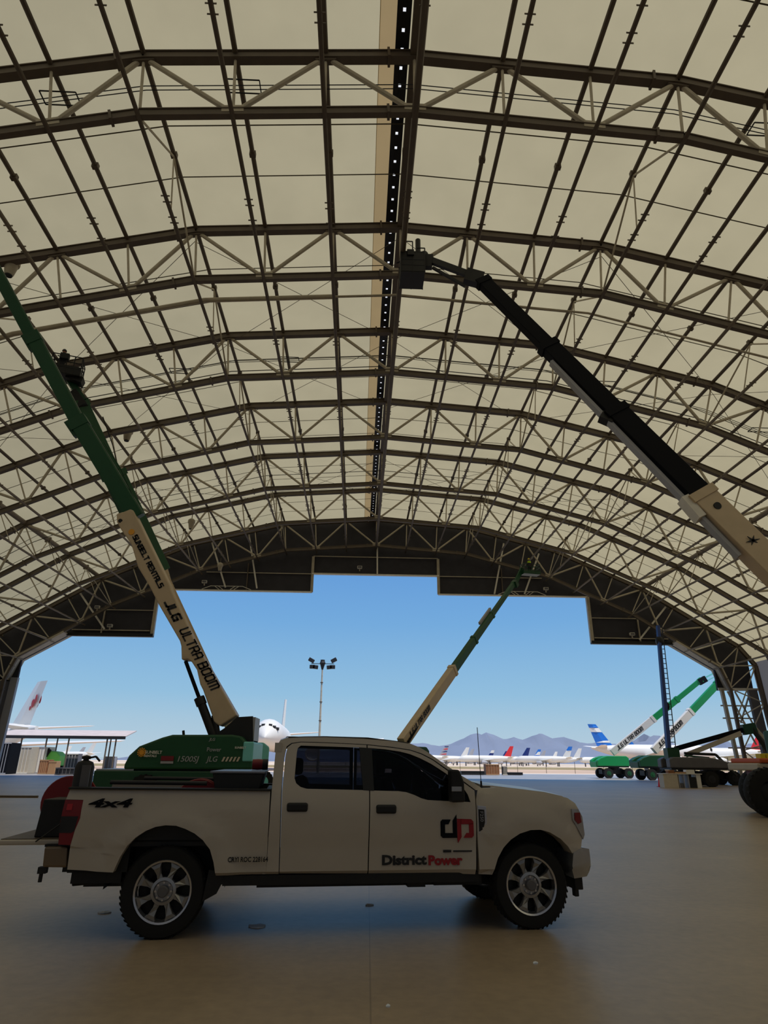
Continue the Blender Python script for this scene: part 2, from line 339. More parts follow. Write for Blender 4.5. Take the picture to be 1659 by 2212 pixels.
for sg in (-1, 1):
    trim(MB().beam(hp(sg * 5.25, 14.65, yf), hp(sg * 5.25, 17.7, yf), .3, .25, (0, 1, 0)), 'steel')
    trim(MB().beam(hp(sg * 5.25, 14.65, yf), hp(sg * 17.7, 14.65, yf), .3, .14))
    trim(MB().beam(hp(sg * 17.7, 10.88, yf), hp(sg * 17.7, 14.65, yf), .35, .4, (0, 1, 0)), 'steel')
    trim(MB().beam(hp(sg * 17.6, 10.88, yf), hp(sg * 24.3, 10.88, yf), .5, .34), 'black')
    trim(MB().beam(hp(sg * 17.9, 11.25, yf), hp(sg * 24.0, 11.25, yf), .3, .1), 'steel')
    trim(MB().beam(hp(sg * 5.3, 16.2, yf), hp(sg * 14, 16.2, yf), .08, .09), 'steel')
    trim(MB().beam(hp(sg * 17.8, 12.9, yf), hp(sg * 21.6, 12.9, yf), .08, .09), 'steel')
    trim(MB().beam(hp(sg * 10.6, 14.65, yf), hp(sg * 10.6, 17.0, yf), .12, .2, (0, 1, 0)), 'steel_dark')
    trim(MB().beam(hp(sg * 21.7, 10.88, yf), hp(sg * 21.7, 13.2, yf), .12, .2, (0, 1, 0)), 'steel')
    for a, b in (((24.2, 10.88), (27.55, 8.85)), ((27.55, 8.85), (28.05, 7.3))):      # pale fascia along the sloping jamb
        f = MB(); v = [hp(sg * a[0], a[1], YF - 1.0), hp(sg * b[0], b[1], YF - 1.0), hp(sg * b[0], b[1], YF + .6), hp(sg * a[0], a[1], YF + .6)]
        v += [p + Vector((sg * .12, 0, .18)) for p in v]
        f.add(v, [(0, 1, 2, 3), (7, 6, 5, 4), (0, 4, 5, 1), (1, 5, 6, 2), (2, 6, 7, 3), (3, 7, 4, 0)]); trim(f, 'steel')
    trim(MB().beam(hp(sg * 27.8, 7.3, YF), hp(sg * 28.1, ZG, YF), .34, .34, (0, 1, 0)), 'steel')
trim(MB().box(hp(-30.6, ZG, YF), hp(-27.9, 7.5, YF) + Vector((0, .15, 0))), mat('leg_panel', (104, 102, 104), .7)); trim(MB().beam(hp(-27.62, 7.5, YF - .1), hp(-27.75, ZG, YF - .1), .75, .4, (0, 1, 0)), 'grey_light')
trim(MB().beam(hp(30.2, 7.3, YF - .1), hp(30.45, ZG, YF - .1), 1.0, .4, (0, 1, 0)), mat('leg_panel', (104, 102, 104), .7)); trim(MB().beam(hp(27.5, 7.35, YF), hp(31.0, 7.35, YF), .3, .25))
for z in (6.1, 5.15, 2.95): trim(MB().beam(hp(27.6, z, YF + .2), hp(30.9, z, YF + .2), .14, .14), 'steel')
for x0, z0, x1, z1 in ((28.3, 7.2, 29.8, 3.2), (30.0, 6.9, 28.9, 4.8), (28.9, 7.2, 30.4, 3.4)): trim(MB().beam(hp(x0, z0, YF + .1), hp(x1, z1, YF + .1), .14, .14), 'steel')
trim(MB().beam(hp(-5.25, 17.75, yf), hp(5.25, 17.75, yf), .08, .1), 'steel')
for sg in (-1, 1): # wind frames on the lower edge of the door leaves
    q = MB(); b0 = 12.2 * sg
    for x0, z0, x1, z1 in ((-2.0, 14.72, -1.3, 15.0), (-1.3, 15.0, 1.3, 15.0), (1.3, 15.0, 2.0, 14.72), (-1.0, 15.0, -.6, 14.72), (-.7, 15.0, -.3, 14.72), (.7, 15.0, .3, 14.72), (1.0, 15.0, .6, 14.72)):
        q.beam(hp(b0 + x0, z0, yf - .1), hp(b0 + x1, z1, yf - .1), .06, .06)
    trim(q)

# ------------------------------------------------------------------ arch trusses
CP = dict(top=(.40, .34), bot=(.30, .30))
def make_truss():
    yu = 0
    root = empty('arch_truss', (0, 0, 0), 'x', 'truss', 'steel arch trusses carrying the fabric roof')
    P = lambda L, k: hp(*nd(L, k), yu)
    for nm, L, (w_, h_), m in (('top_chord', TOP, CP['top'], 'steel_dark'), ('bottom_chord', BOT, CP['bot'], 'steel_dark')):
        mb = MB(); ks = [-16, -13, -12, -9, -6, -3, 0, 3, 6, 9, 12, 13, 16]
        for a, b in zip(ks, ks[1:]):
            p, q = P(L, a), P(L, b); d = (q - p).normalized()
            mb.beam(p - d * .03, q + d * .03, w_ * .72, h_, (0, 0, 1) if abs(d.z) < .9 else (1, 0, 0))
            n = Vector((0, 1, 0)).cross(d); n = n if n.z > 0 or abs(d.z) > .9 else -n
            mb.beam(p + n * h_ / 2, q + n * h_ / 2, w_, .05, n); mb.beam(p - n * h_ / 2, q - n * h_ / 2, w_ * (.9 if nm == 'top_chord' else .8), .05, n)
            mb.beam(q - d * 1.1, q - d * 1.0, w_ * 1.25, h_ * 1.5, n)
        mb.build(nm, m, root)
    def web(p, q, r, nm='web_brace', m='steel'):
        MB().tube(p, q, r, 8).build(nm, m, root, smooth=40)
    for k in range(-12, 12):
        if k % 2 == 0: a, b = P(BOT, k), P(TOP, k + 1)
        else: a, b = P(TOP, k), P(BOT, k + 1)
        web(a, b, .10)
    for k in range(-12, 13): web(P(BOT, k), P(TOP, k), .06, 'web_post')
    for sg in (-1, 1):
        for k in range(12, 16):
            web(P(BOT, sg * k), P(TOP, sg * (k + 1)), .07); web(P(TOP, sg * k), P(BOT, sg * (k + 1)), .07); web(P(BOT, sg * (k + 1)), P(TOP, sg * (k + 1)), .06, 'web_post')
    for k in range(-12, 13):
        L, s_ = (BOT, 1) if k % 2 == 0 else (TOP, -1)
        c = P(L, k); e1 = P(L, k - 1); e2 = P(L, k + 1); d = (e2 - e1).normalized(); n = d.cross(Vector((0, 1, 0))); n = n if n.z > 0 else -n
        MB().beam(c - d * .42 + n * s_ * .14, c + d * .42 + n * s_ * .14, .24, .34, n).build('gusset_plate', 'steel' if s_ > 0 else 'steel_dark', root)
    return root
tw = ['nearest steel arch truss, crossing the top of the photo', 'second steel arch truss from the camera, at the height of the dark work platform', 'third steel arch truss from the camera',
      'fourth steel arch truss from the camera', 'fifth steel arch truss from the camera', 'sixth steel arch truss, next to last before the door', 'last steel arch truss, in front of the dark door wall']
t0 = make_truss(); t0.location = (0, K * Y0, 0); t0['label'] = tw[0]
for i in range(1, 7): copy_tree(t0, (0, K * (Y0 + SP * i), 0), tw[i])

# ------------------------------------------------------------------ purlins running along the hall
def side(k): return 'on the ridge' if k == 0 else '%s to the %s of the ridge' % (ORD[abs(k)], 'left' if k < 0 else 'right')
GU, GL = 'purlins on the upper chords', 'long tubes on the lower chords'
for k in range(-12, 13):
    x, z = nd(TOP, k); p, q = hp(x, z + .08, YN + .2), hp(x, z + .08, YF - .1)
    big = abs(k) == 9; r = .22 if big else (.16 if k == 0 else .11)
    mb = MB(p)
    if k == 0: mb.beam(p, q, .34, .5)
    else: mb.tube(p, q, r, 8)
    for j in range(-2, 7):
        c = hp(x, z + .08, Y0 + SP * (j + .5)); mb.box(c - Vector((r + .03, .10, r + .02)), c + Vector((r + .03, .10, r + .02)))
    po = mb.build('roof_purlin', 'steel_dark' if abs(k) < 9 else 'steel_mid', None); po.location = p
    tag(po, ('thick ' if big else ('heavy dark ' if k == 0 else '')) + 'steel roof purlin under the fabric, ' + side(k), 'purlin', GU)
    x, z = nd(BOT, k); p, q = hp(x, z - .12, YN + .2), hp(x, z - .12, YF - .1)
    mb = MB(p).tube(p, q, .09 if k else .14, 8)
    for j in range(-2, 7):
        for t in (.42, .55):
            c = hp(x, z - .12, Y0 + SP * (j + t + .03 * (k % 3)))
            if c.y > K * YF: continue
            for dy in (-.16, .16): mb.box(c + Vector((-.19, dy - .012, -.03)), c + Vector((.19, dy + .012, .03)))
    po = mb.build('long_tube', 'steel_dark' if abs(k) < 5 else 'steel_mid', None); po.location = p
    tag(po, 'clamped steel tube along the lower chords, ' + side(k), 'steel tube', GL)
    if k in (-9, -6, -3, 3, 6, 9):                              # sway bracing between the two lines
        for j in range(0, 6):
            ya, ym, yb = Y0 + SP * j, Y0 + SP * (j + .5), Y0 + SP * (j + 1); (tx, tz), (bx, bz) = nd(TOP, k), nd(BOT, k)
            for e in (ya, yb): MB(p).tube(hp(bx, bz - .1, e), hp(tx, tz, ym), .05, 6).build('sway_brace', 'steel', po)
            MB(p).tube(hp(bx, bz - .1, ym), hp(tx, tz, ym), .035, 6).build('sway_post', 'steel', po)
# bracing cables
def cable(pts, r, lab, cat='cable', m='steel_dark', group='bracing cables under the fabric roof'):
    o = MB(pts[0]).path(pts, r, 5).build('bracing_cable', m, None); o.location = pts[0]; tag(o, lab, cat, group); return o
for bay in (1, 2, 4):
    a, b = Y0 + SP * bay, Y0 + SP * (bay + 1)
    for k0, k1 in ((-9, -6), (-6, -3), (-3, 0), (0, 3), (3, 6), (6, 9)):
        for s0, s1, wd in ((a, b, 'rising'), (b, a, 'falling')):
            p, q = nd(TOP, k0), nd(TOP, k1)
            sd = 'left' if k0 < 0 else 'right'; ps = {0: 'beside the ridge', 3: 'halfway down', 6: 'low'}[min(abs(k0), abs(k1))]
            cable([hp(p[0], p[1] - .5, s0), hp(q[0], q[1] - .5, s1)], .016, 'bracing cable %s on the %s slope, %s outward, behind the %s truss' % (ps, sd, 'running away' if (s0 < s1) == (k0 >= 0) else 'running near', ORD[bay + 1]))
# service cables slung in pairs along the arches
for yy, dz, r, lab, m in ((Y0 + .38, -.62, .02, 'pair of black service cables slung beside the nearest truss', 'dark'), (Y0 + SP * 2 + .9, -.75, .02, 'thin service cables slung behind the third truss', 'dark'),
                     (Y0 + SP * 2 + 1.4, -1.0, .03, 'single black service cable slung behind the third truss', 'dark'), (Y0 + SP * 4 + 1.2, -.8, .03, 'black service cable slung behind the fifth truss', 'dark')):
    mb = MB()
    for dd in ((0, .12) if r < .025 else (0,)):
        pts = [hp(*(lambda t: (t[0], t[1] + dz))(nd(TOP, k)), yy + dd) for k in range(-13, 14)]
        mb.path(pts, r, 5)
    if r < .025:
        for k in (-4, -2, 4, 7):
            x, z = nd(TOP, k); c = hp(x + .2, z + dz, yy)
            for dy in (-.25, .3): mb.box(c + Vector((-.7, dy - .02, -.02)), c + Vector((.7, dy + .02, .02)))
            for dx in (-.7, .7): mb.box(c + Vector((dx - .02, -.25, -.02)), c + Vector((dx + .02, .3, .02)))
    tag(mb.build('service_cable', m, None), lab, 'cable')
# the grey pipe that crosses between the second and third trusses
pp = [hp(nd(BOT, k)[0], nd(BOT, k)[1] + .25, Y0 + SP * 1.22) for k in range(-12, 13)]
po = MB().path(pp[:12], .13, 8).build('conduit_pipe', 'steel', None); tag(po, 'grey pipe crossing the left slope between the second and third trusses', 'pipe')
po = MB().path(pp[11:], .06, 8).build('conduit_pipe', 'steel', None); tag(po, 'thin pipe crossing the right slope between the second and third trusses', 'pipe')
# pale struts at the door wall
for (ax, ay, bx, by), w_ in (((815, 1130, 815, 1242), 'hanging straight from the ridge'), ((1088, 1174, 1068, 1283), 'above the right door leaf'), ((1164, 1196, 1133, 1283), 'beside the green boom tip'),
        ((1438, 1311, 1381, 1382), 'above the low right leaf'), ((458, 1172, 487, 1269), 'above the left door leaf'), ((538, 1155, 555, 1271), 'left of the centre notch'), ((173, 1281, 226, 1359), 'above the low left leaf'),
        ((38, 1355, 101, 1379), 'at the far left corner'), ((1497, 1405, 1593, 1377), 'at the far right corner')):
    p, q = at(ax, ay, K * (YF - .5)), at(bx, by, K * (YF - .3)); o = MB(p).beam(p, q, .17, .17, (0, 1, 0)).build('door_strut', 'steel_light', None); o.location = p
    tag(o, 'pale steel strut at the door wall, ' + w_, 'strut', 'pale struts at the door wall')
# lamps
def high_bay(p, s, lab, grp='lamps hung from the roof'):
    r = empty('high_bay_lamp', p, lab, 'lamp', grp)
    MB().lathe([(.0, .28 * s), (.16 * s, .26 * s), (.34 * s, .1 * s), (.36 * s, -.1 * s), (.34 * s, -.2 * s)], (0, 0, 0), 'z', 18).build('housing', 'steel', r, smooth=40)
    MB().lathe([(.3 * s, -.2 * s), (.2 * s, -.75 * s), (.17 * s, -.8 * s)], (0, 0, 0), 'z', 18).build('reflector', 'steel', r, smooth=40)
    MB().lathe([(.0, -.78 * s), (.17 * s, -.8 * s), (.16 * s, -.85 * s)], (0, 0, 0), 'z', 18).build('lens', 'dark', r)
    MB().tube((0, 0, .25 * s), (0, 0, .9 * s), .04 * s, 6).build('stem', 'steel_dark', r)
for px, py, yu, s, lb in ((27, 565, Y0 + SP * 1.03, 1.1, 'grey bell-shaped lamp at the left edge under the second truss'), (277, 930, Y0 + SP * 3.1, 1.1, 'small grey bell-shaped lamp right of the tall green boom'),
        (414, 1126, Y0 + SP * 5.1, 1.05, 'pale bell-shaped lamp below the next to last truss at left'), (476, 1220, Y0 + SP * 5.8, .9, 'pale lamp at the upper left of the door wall')):
    high_bay(at(px, py, K * yu), s, lb)
for px, py, lb in ((777, 1226, 'above the centre notch'), (1179, 1272, 'on the right door leaf'), (442, 1257, 'on the left door leaf'), (238, 1352, 'on the low left leaf'), (1365, 1370, 'on the low right leaf'), (211, 1312, 'left of the white boom, high up')):
    p = at(px, py, K * (YF - .35)); r = empty('door_floodlight', p, 'small pale floodlight box on the door wall, ' + lb, 'lamp', 'floodlights on the door wall')
    MB().box((-.28, -.2, -.16), (.28, .1, .16)).build('housing', 'steel_light', r, bevel=.03); MB().box((-.06, -.05, -.42), (.06, .08, -.16)).build('bracket', 'steel', r); MB().box((-.22, -.24, -.11), (.22, -.19, .11)).build('lens', 'grey', r)
# ================================================================== the pickup truck (local: x rear to front, y away from camera, z up)
TL = Vector((-1.9359, 7.5954, 0)); TR = math.radians(6.0)
truck = empty('pickup_truck', TL, 'white crew cab pickup truck with open tailgate parked across the foreground', 'truck', rz=TR)
WC = [(-.05, .42), (3.955, .42)]
def inset(x, z):
    i = 0.0
    if z > 1.36: i += .03 + (z - 1.36) * .30
    elif z > 1.2: i += .03 * (z - 1.2) / .16
    if .60 < z < .84: i += .012
    if z <= .60: i += .05
    if x > 4.3: i += (x - 4.3) ** 2 * .7
    if x > 3.4 and z > 1.22: i += (z - 1.22) * .2
    for cx, cz in WC:
        r = math.hypot(x - cx, z - cz)
        if r < .80: i -= .035 * max(0, min(1, (.80 - r) / .10))
    return i
def shell(outer, holes, y0, y1, name, m, parent, deform=True, grid=.12, crown=0, smooth=28, label=None, extra=0):
    bm = bmesh.new(); es = []
    for lp in [outer] + holes:
        vs = [bm.verts.new((x, y0, z)) for x, z in lp]
        es += [bm.edges.new((vs[i], vs[(i + 1) % len(vs)])) for i in range(len(vs))]
    bmesh.ops.triangle_fill(bm, use_beauty=True, edges=es)
    r = bmesh.ops.extrude_face_region(bm, geom=bm.faces[:])
    bmesh.ops.translate(bm, verts=[g for g in r['geom'] if isinstance(g, bmesh.types.BMVert)], vec=(0, y1 - y0, 0))
    xs = [p[0] for p in outer]; zs = [p[1] for p in outer]
    def cut(co, no): bmesh.ops.bisect_plane(bm, geom=bm.verts[:] + bm.edges[:] + bm.faces[:], plane_co=co, plane_no=no, dist=1e-5)
    if deform:
        t = math.floor(min(xs) / grid) * grid
        while t < max(xs): cut((t, 0, 0), (1, 0, 0)); t += grid
        for z in [.60, .66, .79, .84, .95, 1.05, 1.12, 1.2, 1.28, 1.36, 1.5, 1.65, 1.8, 1.88]:
            if min(zs) < z < max(zs): cut((0, 0, z), (0, 0, 1))
    if abs(y1 - y0) > .8:
        for k in range(1, 8): cut((0, y0 + (y1 - y0) * k / 8, 0), (0, 1, 0))
    for v in bm.verts:
        if crown: v.co.z += crown * (1 - ((v.co.y - 1.0) / 1.0) ** 2) * (1 if v.co.z > min(zs) + .02 else .6)
        if deform: v.co.y = 1 + (v.co.y - 1) * (1 - inset(v.co.x, v.co.z) - extra)
    bmesh.ops.recalc_face_normals(bm, faces=bm.faces)
    for fc in bm.faces: fc.smooth = True
    for e in bm.edges:
        if len(e.link_faces) == 2: e.smooth = e.calc_face_angle(0) < math.radians(smooth)
    me = bpy.data.meshes.new(name); bm.to_mesh(me); bm.free(); me.materials.append(M[m] if isinstance(m, str) else m)
    o = bpy.data.objects.new(name, me); C.objects.link(o); o.parent = parent
    if label: o['label'] = label
    return o
def sides(outer, holes, th, name, m, parent, off=0, **k):
    a = shell(outer, holes, off, off + th, name, m, parent, **k); b = shell(outer, holes, 2 - off - th, 2 - off, name, m, parent, **k); return a, b
M['bumper_metal'] = mat('bumper_metal', (128, 112, 92), .35, .7)
M['paint'] = mat('paint', (184, 174, 160), .28, 0, .02, 2, spec=.6)
M['paint_lip'] = mat('paint_lip', (60, 58, 54), .5)
def tint():
    m = bpy.data.materials.new('tinted_glass'); m.use_nodes = True; n = m.node_tree; n.nodes.clear()
    o = n.nodes.new('ShaderNodeOutputMaterial'); t = n.nodes.new('ShaderNodeBsdfTransparent'); g = n.nodes.new('ShaderNodeBsdfGlossy'); x = n.nodes.new('ShaderNodeMixShader'); f = n.nodes.new('ShaderNodeFresnel')
    t.inputs[0].default_value = (.36, .37, .40, 1); g.inputs['Roughness'].default_value = .02; g.inputs[0].default_value = (.8, .8, .8, 1); f.inputs[0].default_value = 1.25
    n.links.new(f.outputs[0], x.inputs[0]); n.links.new(t.outputs[0], x.inputs[1]); n.links.new(g.outputs[0], x.inputs[2]); n.links.new(x.outputs[0], o.inputs[0]); return m
M['glass'] = tint()
M['shield'] = mat('shield', (150, 180, 215), .05, 0); 
ARCH_R = [(.479, .571), (.445, .70), (.395, .82), (.313, .911), (.22, .975), (.117, 1.02), (.02, 1.05), (-.09, 1.055), (-.19, 1.04), (-.29, 1.0), (-.38, .94), (-.455, .86), (-.51, .76), (-.559, .618)]
bed_out = [(-1.137, 1.405), (.985, 1.392), (1.0, .573)] + ARCH_R + [(-1.021, .645), (-1.03, .83), (-1.027, .864), (-1.007, 1.011), (-.976, 1.12), (-.979, 1.298), (-1.155, 1.302)]
sides(bed_out, [], .12, 'bed_side', 'paint', truck)
lamp_poly = [(-1.162, 1.30), (-.981, 1.296), (-.978, 1.12), (-1.009, 1.011), (-1.03, .87), (-1.15, .875), (-1.17, 1.1)]
for a, o_ in ((0.004, 0), (1.85, 0)):
    tl = shell(lamp_poly, [], a, a + .146, 'tail_light', 'red_dark', truck, label='dark red tail light')
    shell([(-1.168, 1.14), (-1.0, 1.14), (-1.015, 1.0), (-1.04, .985), (-1.162, .985)], [], a - .004, a + .06, 'lens', 'dark', tl)
    shell([(-1.13, 1.26), (-1.075, 1.26), (-1.075, 1.20), (-1.13, 1.20)], [], a - .006, a + .05, 'lens', 'red', tl)
bi = MB(); bi.box((-1.13, .12, .84), (.98, 1.88, .90)); bi.box((.93, .12, .88), (.985, 1.88, 1.39)); bi.box((-.5, .12, .88), (.4, .25, 1.12)); bi.box((-.5, 1.75, .88), (.4, 1.88, 1.12))
bi.box((-1.12, .11, .90), (.95, .125, 1.38)); bi.box((-1.12, 1.875, .90), (.95, 1.89, 1.38)); bi.build('bed_liner', 'black', truck)
for y in (.015, 1.865): MB().beam((-1.15, y + .06, 1.412), (.99, y + .06, 1.399), .135, .022).build('rail_cap', 'black', truck, bevel=.006)
for y in (.1, 1.9): MB().tube((-.75, y, 1.47), (.28, y, 1.462), .022, 8).build('bed_rail', 'dark', truck, smooth=40)
tg = MB().box((-1.81, .16, .855), (-1.17, 1.84, .905)).build('tailgate', 'paint', truck, bevel=.015)
MB().box((-1.79, .2, .905), (-1.19, 1.8, .912)).build('liner', 'steel_dark', tg); MB().tube((-1.42, .14, .89), (-1.08, .12, 1.15), .008, 6).build('cable', 'black', tg)
MB().prism([(-1.30, .85), (-1.07, .85), (-1.045, .655), (-1.285, .66)], .06, 1.94).build('rear_bumper', 'bumper_metal', truck, bevel=.02)
MB().box((-1.31, .1, .845), (-1.05, 1.9, .868)).build('bumper_step', 'black', truck)
h = MB().box((-1.32, .9, .50), (-1.1, 1.1, .60)); h.box((-1.33, .08, .60), (-1.25, .16, .66)); h.tube((-1.3, .12, .52), (-1.3, .12, .62), .02); h.build('tow_hitch', 'black', truck)
# cab
roofline = [(1.0, 1.384), (1.012, 1.793), (1.03, 1.88), (1.06, 1.925), (1.134, 1.952), (1.35, 1.965), (1.584, 1.97), (2.044, 1.958), (2.4, 1.935), (2.62, 1.905), (2.72, 1.868), (2.808, 1.82), (3.015, 1.68), (3.2, 1.56), (3.44, 1.425)]
inner = [(3.352, 1.405), (3.25, 1.478), (3.08, 1.60), (2.87, 1.738), (2.74, 1.80), (2.6, 1.842), (2.4, 1.868), (2.085, 1.895), (1.6, 1.912), (1.3, 1.915), (1.19, 1.90), (1.135, 1.86), (1.116, 1.75), (1.105, 1.389), (1.134, .571), (1.0, .573)]
sides(roofline + [(3.46, 1.40)] + inner, [], .12, 'cab_frame', 'paint', truck)
shell([(1.04, 1.89)] + roofline[3:11] + [(2.70, 1.85), (2.6, 1.87), (2.0, 1.92), (1.5, 1.93), (1.15, 1.90)], [], .1, 1.9, 'roof', 'paint', truck, crown=.035)
for y in (.27, 1.71): MB().path([(1.15, y, 1.958), (1.6, y, 1.972), (2.1, y, 1.965), (2.6, y, 1.915)], .012, 6).build('roof_moulding', 'black', truck)
bl = MB().prism([(1.10, 1.955), (1.13, 1.985), (1.27, 1.985), (1.30, 1.967)], .55, 1.45).build('roof_light', 'black', truck, bevel=.01)
shell([(2.66, 1.888), (2.72, 1.866), (2.81, 1.815), (3.015, 1.678), (3.2, 1.556), (3.43, 1.425), (3.40, 1.41), (3.17, 1.54), (2.99, 1.655), (2.78, 1.79), (2.65, 1.86)], [], .13, 1.87, 'windshield', 'glass', truck, crown=.03)
cb = MB().box((1.0, .12, .6), (1.06, 1.88, 1.42)); cb.box((1.0, .16, 1.80), (1.08, 1.84, 1.90)); cb.build('cab_back', 'paint', truck)
MB().box((1.02, .2, 1.40), (1.04, 1.8, 1.82)).build('rear_window', 'glass', truck)
cf = MB().box((1.05, .1, .55), (3.4, 1.9, .62)); cf.box((1.02, .1, .6), (1.06, 1.9, 1.38)); cf.box((3.35, .14, .6), (3.4, 1.86, 1.38)); cf.build('cab_floor', 'black', truck)
# doors
rdoor = [(1.142, .578), (2.092, .565), (2.098, 1.37), (2.076, 1.888), (1.6, 1.904), (1.3, 1.907), (1.2, 1.892), (1.146, 1.852), (1.128, 1.75), (1.117, 1.389)]
rwin = [(1.30, 1.872), (1.99, 1.858), (2.03, 1.85), (2.05, 1.40), (1.39, 1.412), (1.32, 1.43), (1.268, 1.468), (1.246, 1.523), (1.258, 1.80), (1.267, 1.845)]
fdoor = [(2.104, .565), (3.298, .548), (3.328, .99), (3.338, 1.40), (3.24, 1.468), (3.07, 1.588), (2.865, 1.727), (2.735, 1.79), (2.6, 1.832), (2.4, 1.858), (2.09, 1.886), (2.11, 1.37)]
fwin = [(2.13, 1.853), (2.297, 1.842), (2.48, 1.818), (2.597, 1.791), (2.72, 1.745), (2.852, 1.682), (3.013, 1.584), (3.12, 1.505), (3.20, 1.435), (3.252, 1.36), (3.278, 1.278), (2.982, 1.289), (2.776, 1.299), (2.70, 1.318), (2.62, 1.352), (2.53, 1.38), (2.44, 1.39), (2.145, 1.396)]
for far in (0, 1):
    y0, y1 = (0.0, .07) if not far else (1.93, 2.0); g0, g1 = (.02, .03) if not far else (1.97, 1.98)
    for poly, win, nm in ((rdoor, rwin, 'rear'), (fdoor, fwin, 'front')):
        d = shell(poly, [win], y0, y1, 'door', 'paint', truck, label=nm + ' door')
        shell(win, [], g0, g1, 'window_glass', 'glass', d)
        hx = 1.178 if nm == 'rear' else 2.176; ys_ = (-.02, .03) if not far else (1.97, 2.02)
        hz = 1.272 if nm == 'rear' else 1.252
        MB().box((hx, ys_[0], hz - .093), (hx + .232, ys_[1], hz)).build('door_handle', 'black', d, bevel=.022)
        if nm == 'front':
            yy = -.012 if not far else 2.0
            mm = MB(); s = -1 if not far else 1; ym = -.02 if not far else 2.02
            mm.add([(x, ym + s * t, z) for t in (0.02, .2) for x, z in ((3.0, 1.63), (3.10, 1.625), (3.15, 1.50), (3.155, 1.29), (3.0, 1.285))], [(0, 1, 2, 3, 4), (9, 8, 7, 6, 5), (0, 5, 6, 1), (1, 6, 7, 2), (2, 7, 8, 3), (3, 8, 9, 4), (4, 9, 5, 0)])
            mm.box((3.02, min(ym, ym - s * .06), 1.33), (3.12, max(ym, ym - s * .06), 1.38))
            mi = mm.build('mirror', 'black', d, bevel=.02)
            MB().box((3.0, ym + s * .2 - .01, 1.40), (3.115, ym + s * .2 + .01, 1.45)).build('mirror_lamp', 'silver', mi, bevel=.004)
shell([(1.99, 1.86), (2.14, 1.853), (2.155, 1.394), (2.03, 1.40)], [], -.004, .03, 'pillar_cover', 'black', truck)
# nose
ARCH_F = [(3.494, .541), (3.515, .60), (3.56, .71), (3.63, .81), (3.72, .895), (3.83, .955), (3.96, .99), (4.08, .993), (4.19, .965), (4.31, .90), (4.40, .82), (4.45, .745)]
fend = [(3.340, .55), ] + ARCH_F + [(4.58, .78), (4.625, .90), (4.645, 1.125), (4.60, 1.21), (4.575, 1.263), (4.48, 1.322), (4.258, 1.366), (3.898, 1.404), (3.62, 1.43), (3.45, 1.425), (3.375, 1.40), (3.345, 1.3), (3.340, .99)]
sides(fend, [], .22, 'fender', 'paint', truck)
shell([(3.50, 1.32), (3.50, 1.436), (3.62, 1.434), (3.898, 1.405), (4.258, 1.367), (4.48, 1.322), (4.575, 1.263), (4.60, 1.21), (4.52, 1.19), (4.2, 1.28), (3.8, 1.32)], [], .16, 1.84, 'hood', 'paint', truck, crown=.045)
gr = MB().box((4.54, .32, .80), (4.60, 1.68, 1.20)).build('grille', 'black', truck)
for z in (.88, .98, 1.08): MB().box((4.59, .3, z), (4.625, 1.7, z + .04)).build('grille_bar', 'chrome', gr, bevel=.008)
for y in (0.0, 1.75):
    hl = shell([(4.50, 1.205), (4.60, 1.20), (4.648, 1.12), (4.66, .93), (4.63, .88), (4.56, 1.0), (4.50, 1.09)], [], y - .012, y + .262, 'headlight', 'silver', truck)
    shell([(4.535, 1.165), (4.615, 1.165), (4.625, 1.06), (4.57, 1.045), (4.53, 1.09)], [], y - .02, y + .27, 'side_marker', 'red_dark', hl)
fb = shell([(4.46, .755), (4.60, .80), (4.717, .775), (4.722, .66), (4.70, .545), (4.64, .50), (4.46, .49), (4.43, .62)], [], -.01, 2.01, 'front_bumper', 'silver', truck)
am = MB().box((4.50, .12, .36), (4.60, 1.88, .50)); am.box((4.545, .25, .27), (4.60, .33, .5)); am.box((4.545, 1.67, .27), (4.60, 1.75, .5)); am.box((4.70, .3, .66), (4.75, .38, .70)); am.build('air_dam', 'black', truck, bevel=.01)
cw = MB().box((3.40, .2, 1.40), (3.58, 1.8, 1.44)); cw.beam((3.42, .3, 1.455), (3.58, .9, 1.45), .03, .03); cw.beam((3.42, 1.0, 1.46), (3.58, 1.6, 1.46), .03, .03); cw.build('cowl_and_wipers', 'black', truck)
MB().tube((3.452, .14, 1.42), (3.432, .14, 2.105), .0045, 6).tube((3.452, .14, 1.40), (3.451, .14, 1.50), .012, 8).build('antenna', 'dark', truck)
# side emblem, decals and lettering (they sit proud of the door skin)
def on(x, z, d=.004): return (x, 1 - (1) * (1 - inset(x, z)) - d, z)
em = MB(); ep = [(3.352, 1.245), (3.458, 1.235), (3.462, 1.07), (3.44, .985), (3.39, .945), (3.352, .945)]
em.prism(ep, -.004, .03); eo = em.build('fender_emblem', 'chrome', truck, bevel=.006)
MB().prism([(3.362, 1.205), (3.43, 1.20), (3.432, 1.07), (3.41, 1.0), (3.362, .975)], -.010, .02).build('emblem_inlay', 'black', eo)
text('F250', 'lettering', 'silver', eo, (3.378, -.013, 1.185), (0, 0, -1), (1, 0, 0), .055, .001)
def decal(polys, m, lab):
    o = MB(); yy = on(3.1, 1.0)[1] - .003
    for q in polys: o.prism([(2.913 + (X - 918) / 392 * .384, 1.153 - (Y - 1065) / 315 * .28) for X, Y in q], yy, yy + .02)
    return o.build('decal_letter', m, truck, label=lab)
decal([[(918, 1150), (940, 1125), (970, 1125), (970, 1335), (940, 1335), (918, 1310)], [(960, 1280), (1110, 1280), (1110, 1335), (960, 1335)], [(960, 1125), (1040, 1125), (1012, 1180), (960, 1180)], [(1062, 1140), (1110, 1068), (1110, 1290), (1062, 1290)]], 'navy', 'dark blue letter d of the door decal')
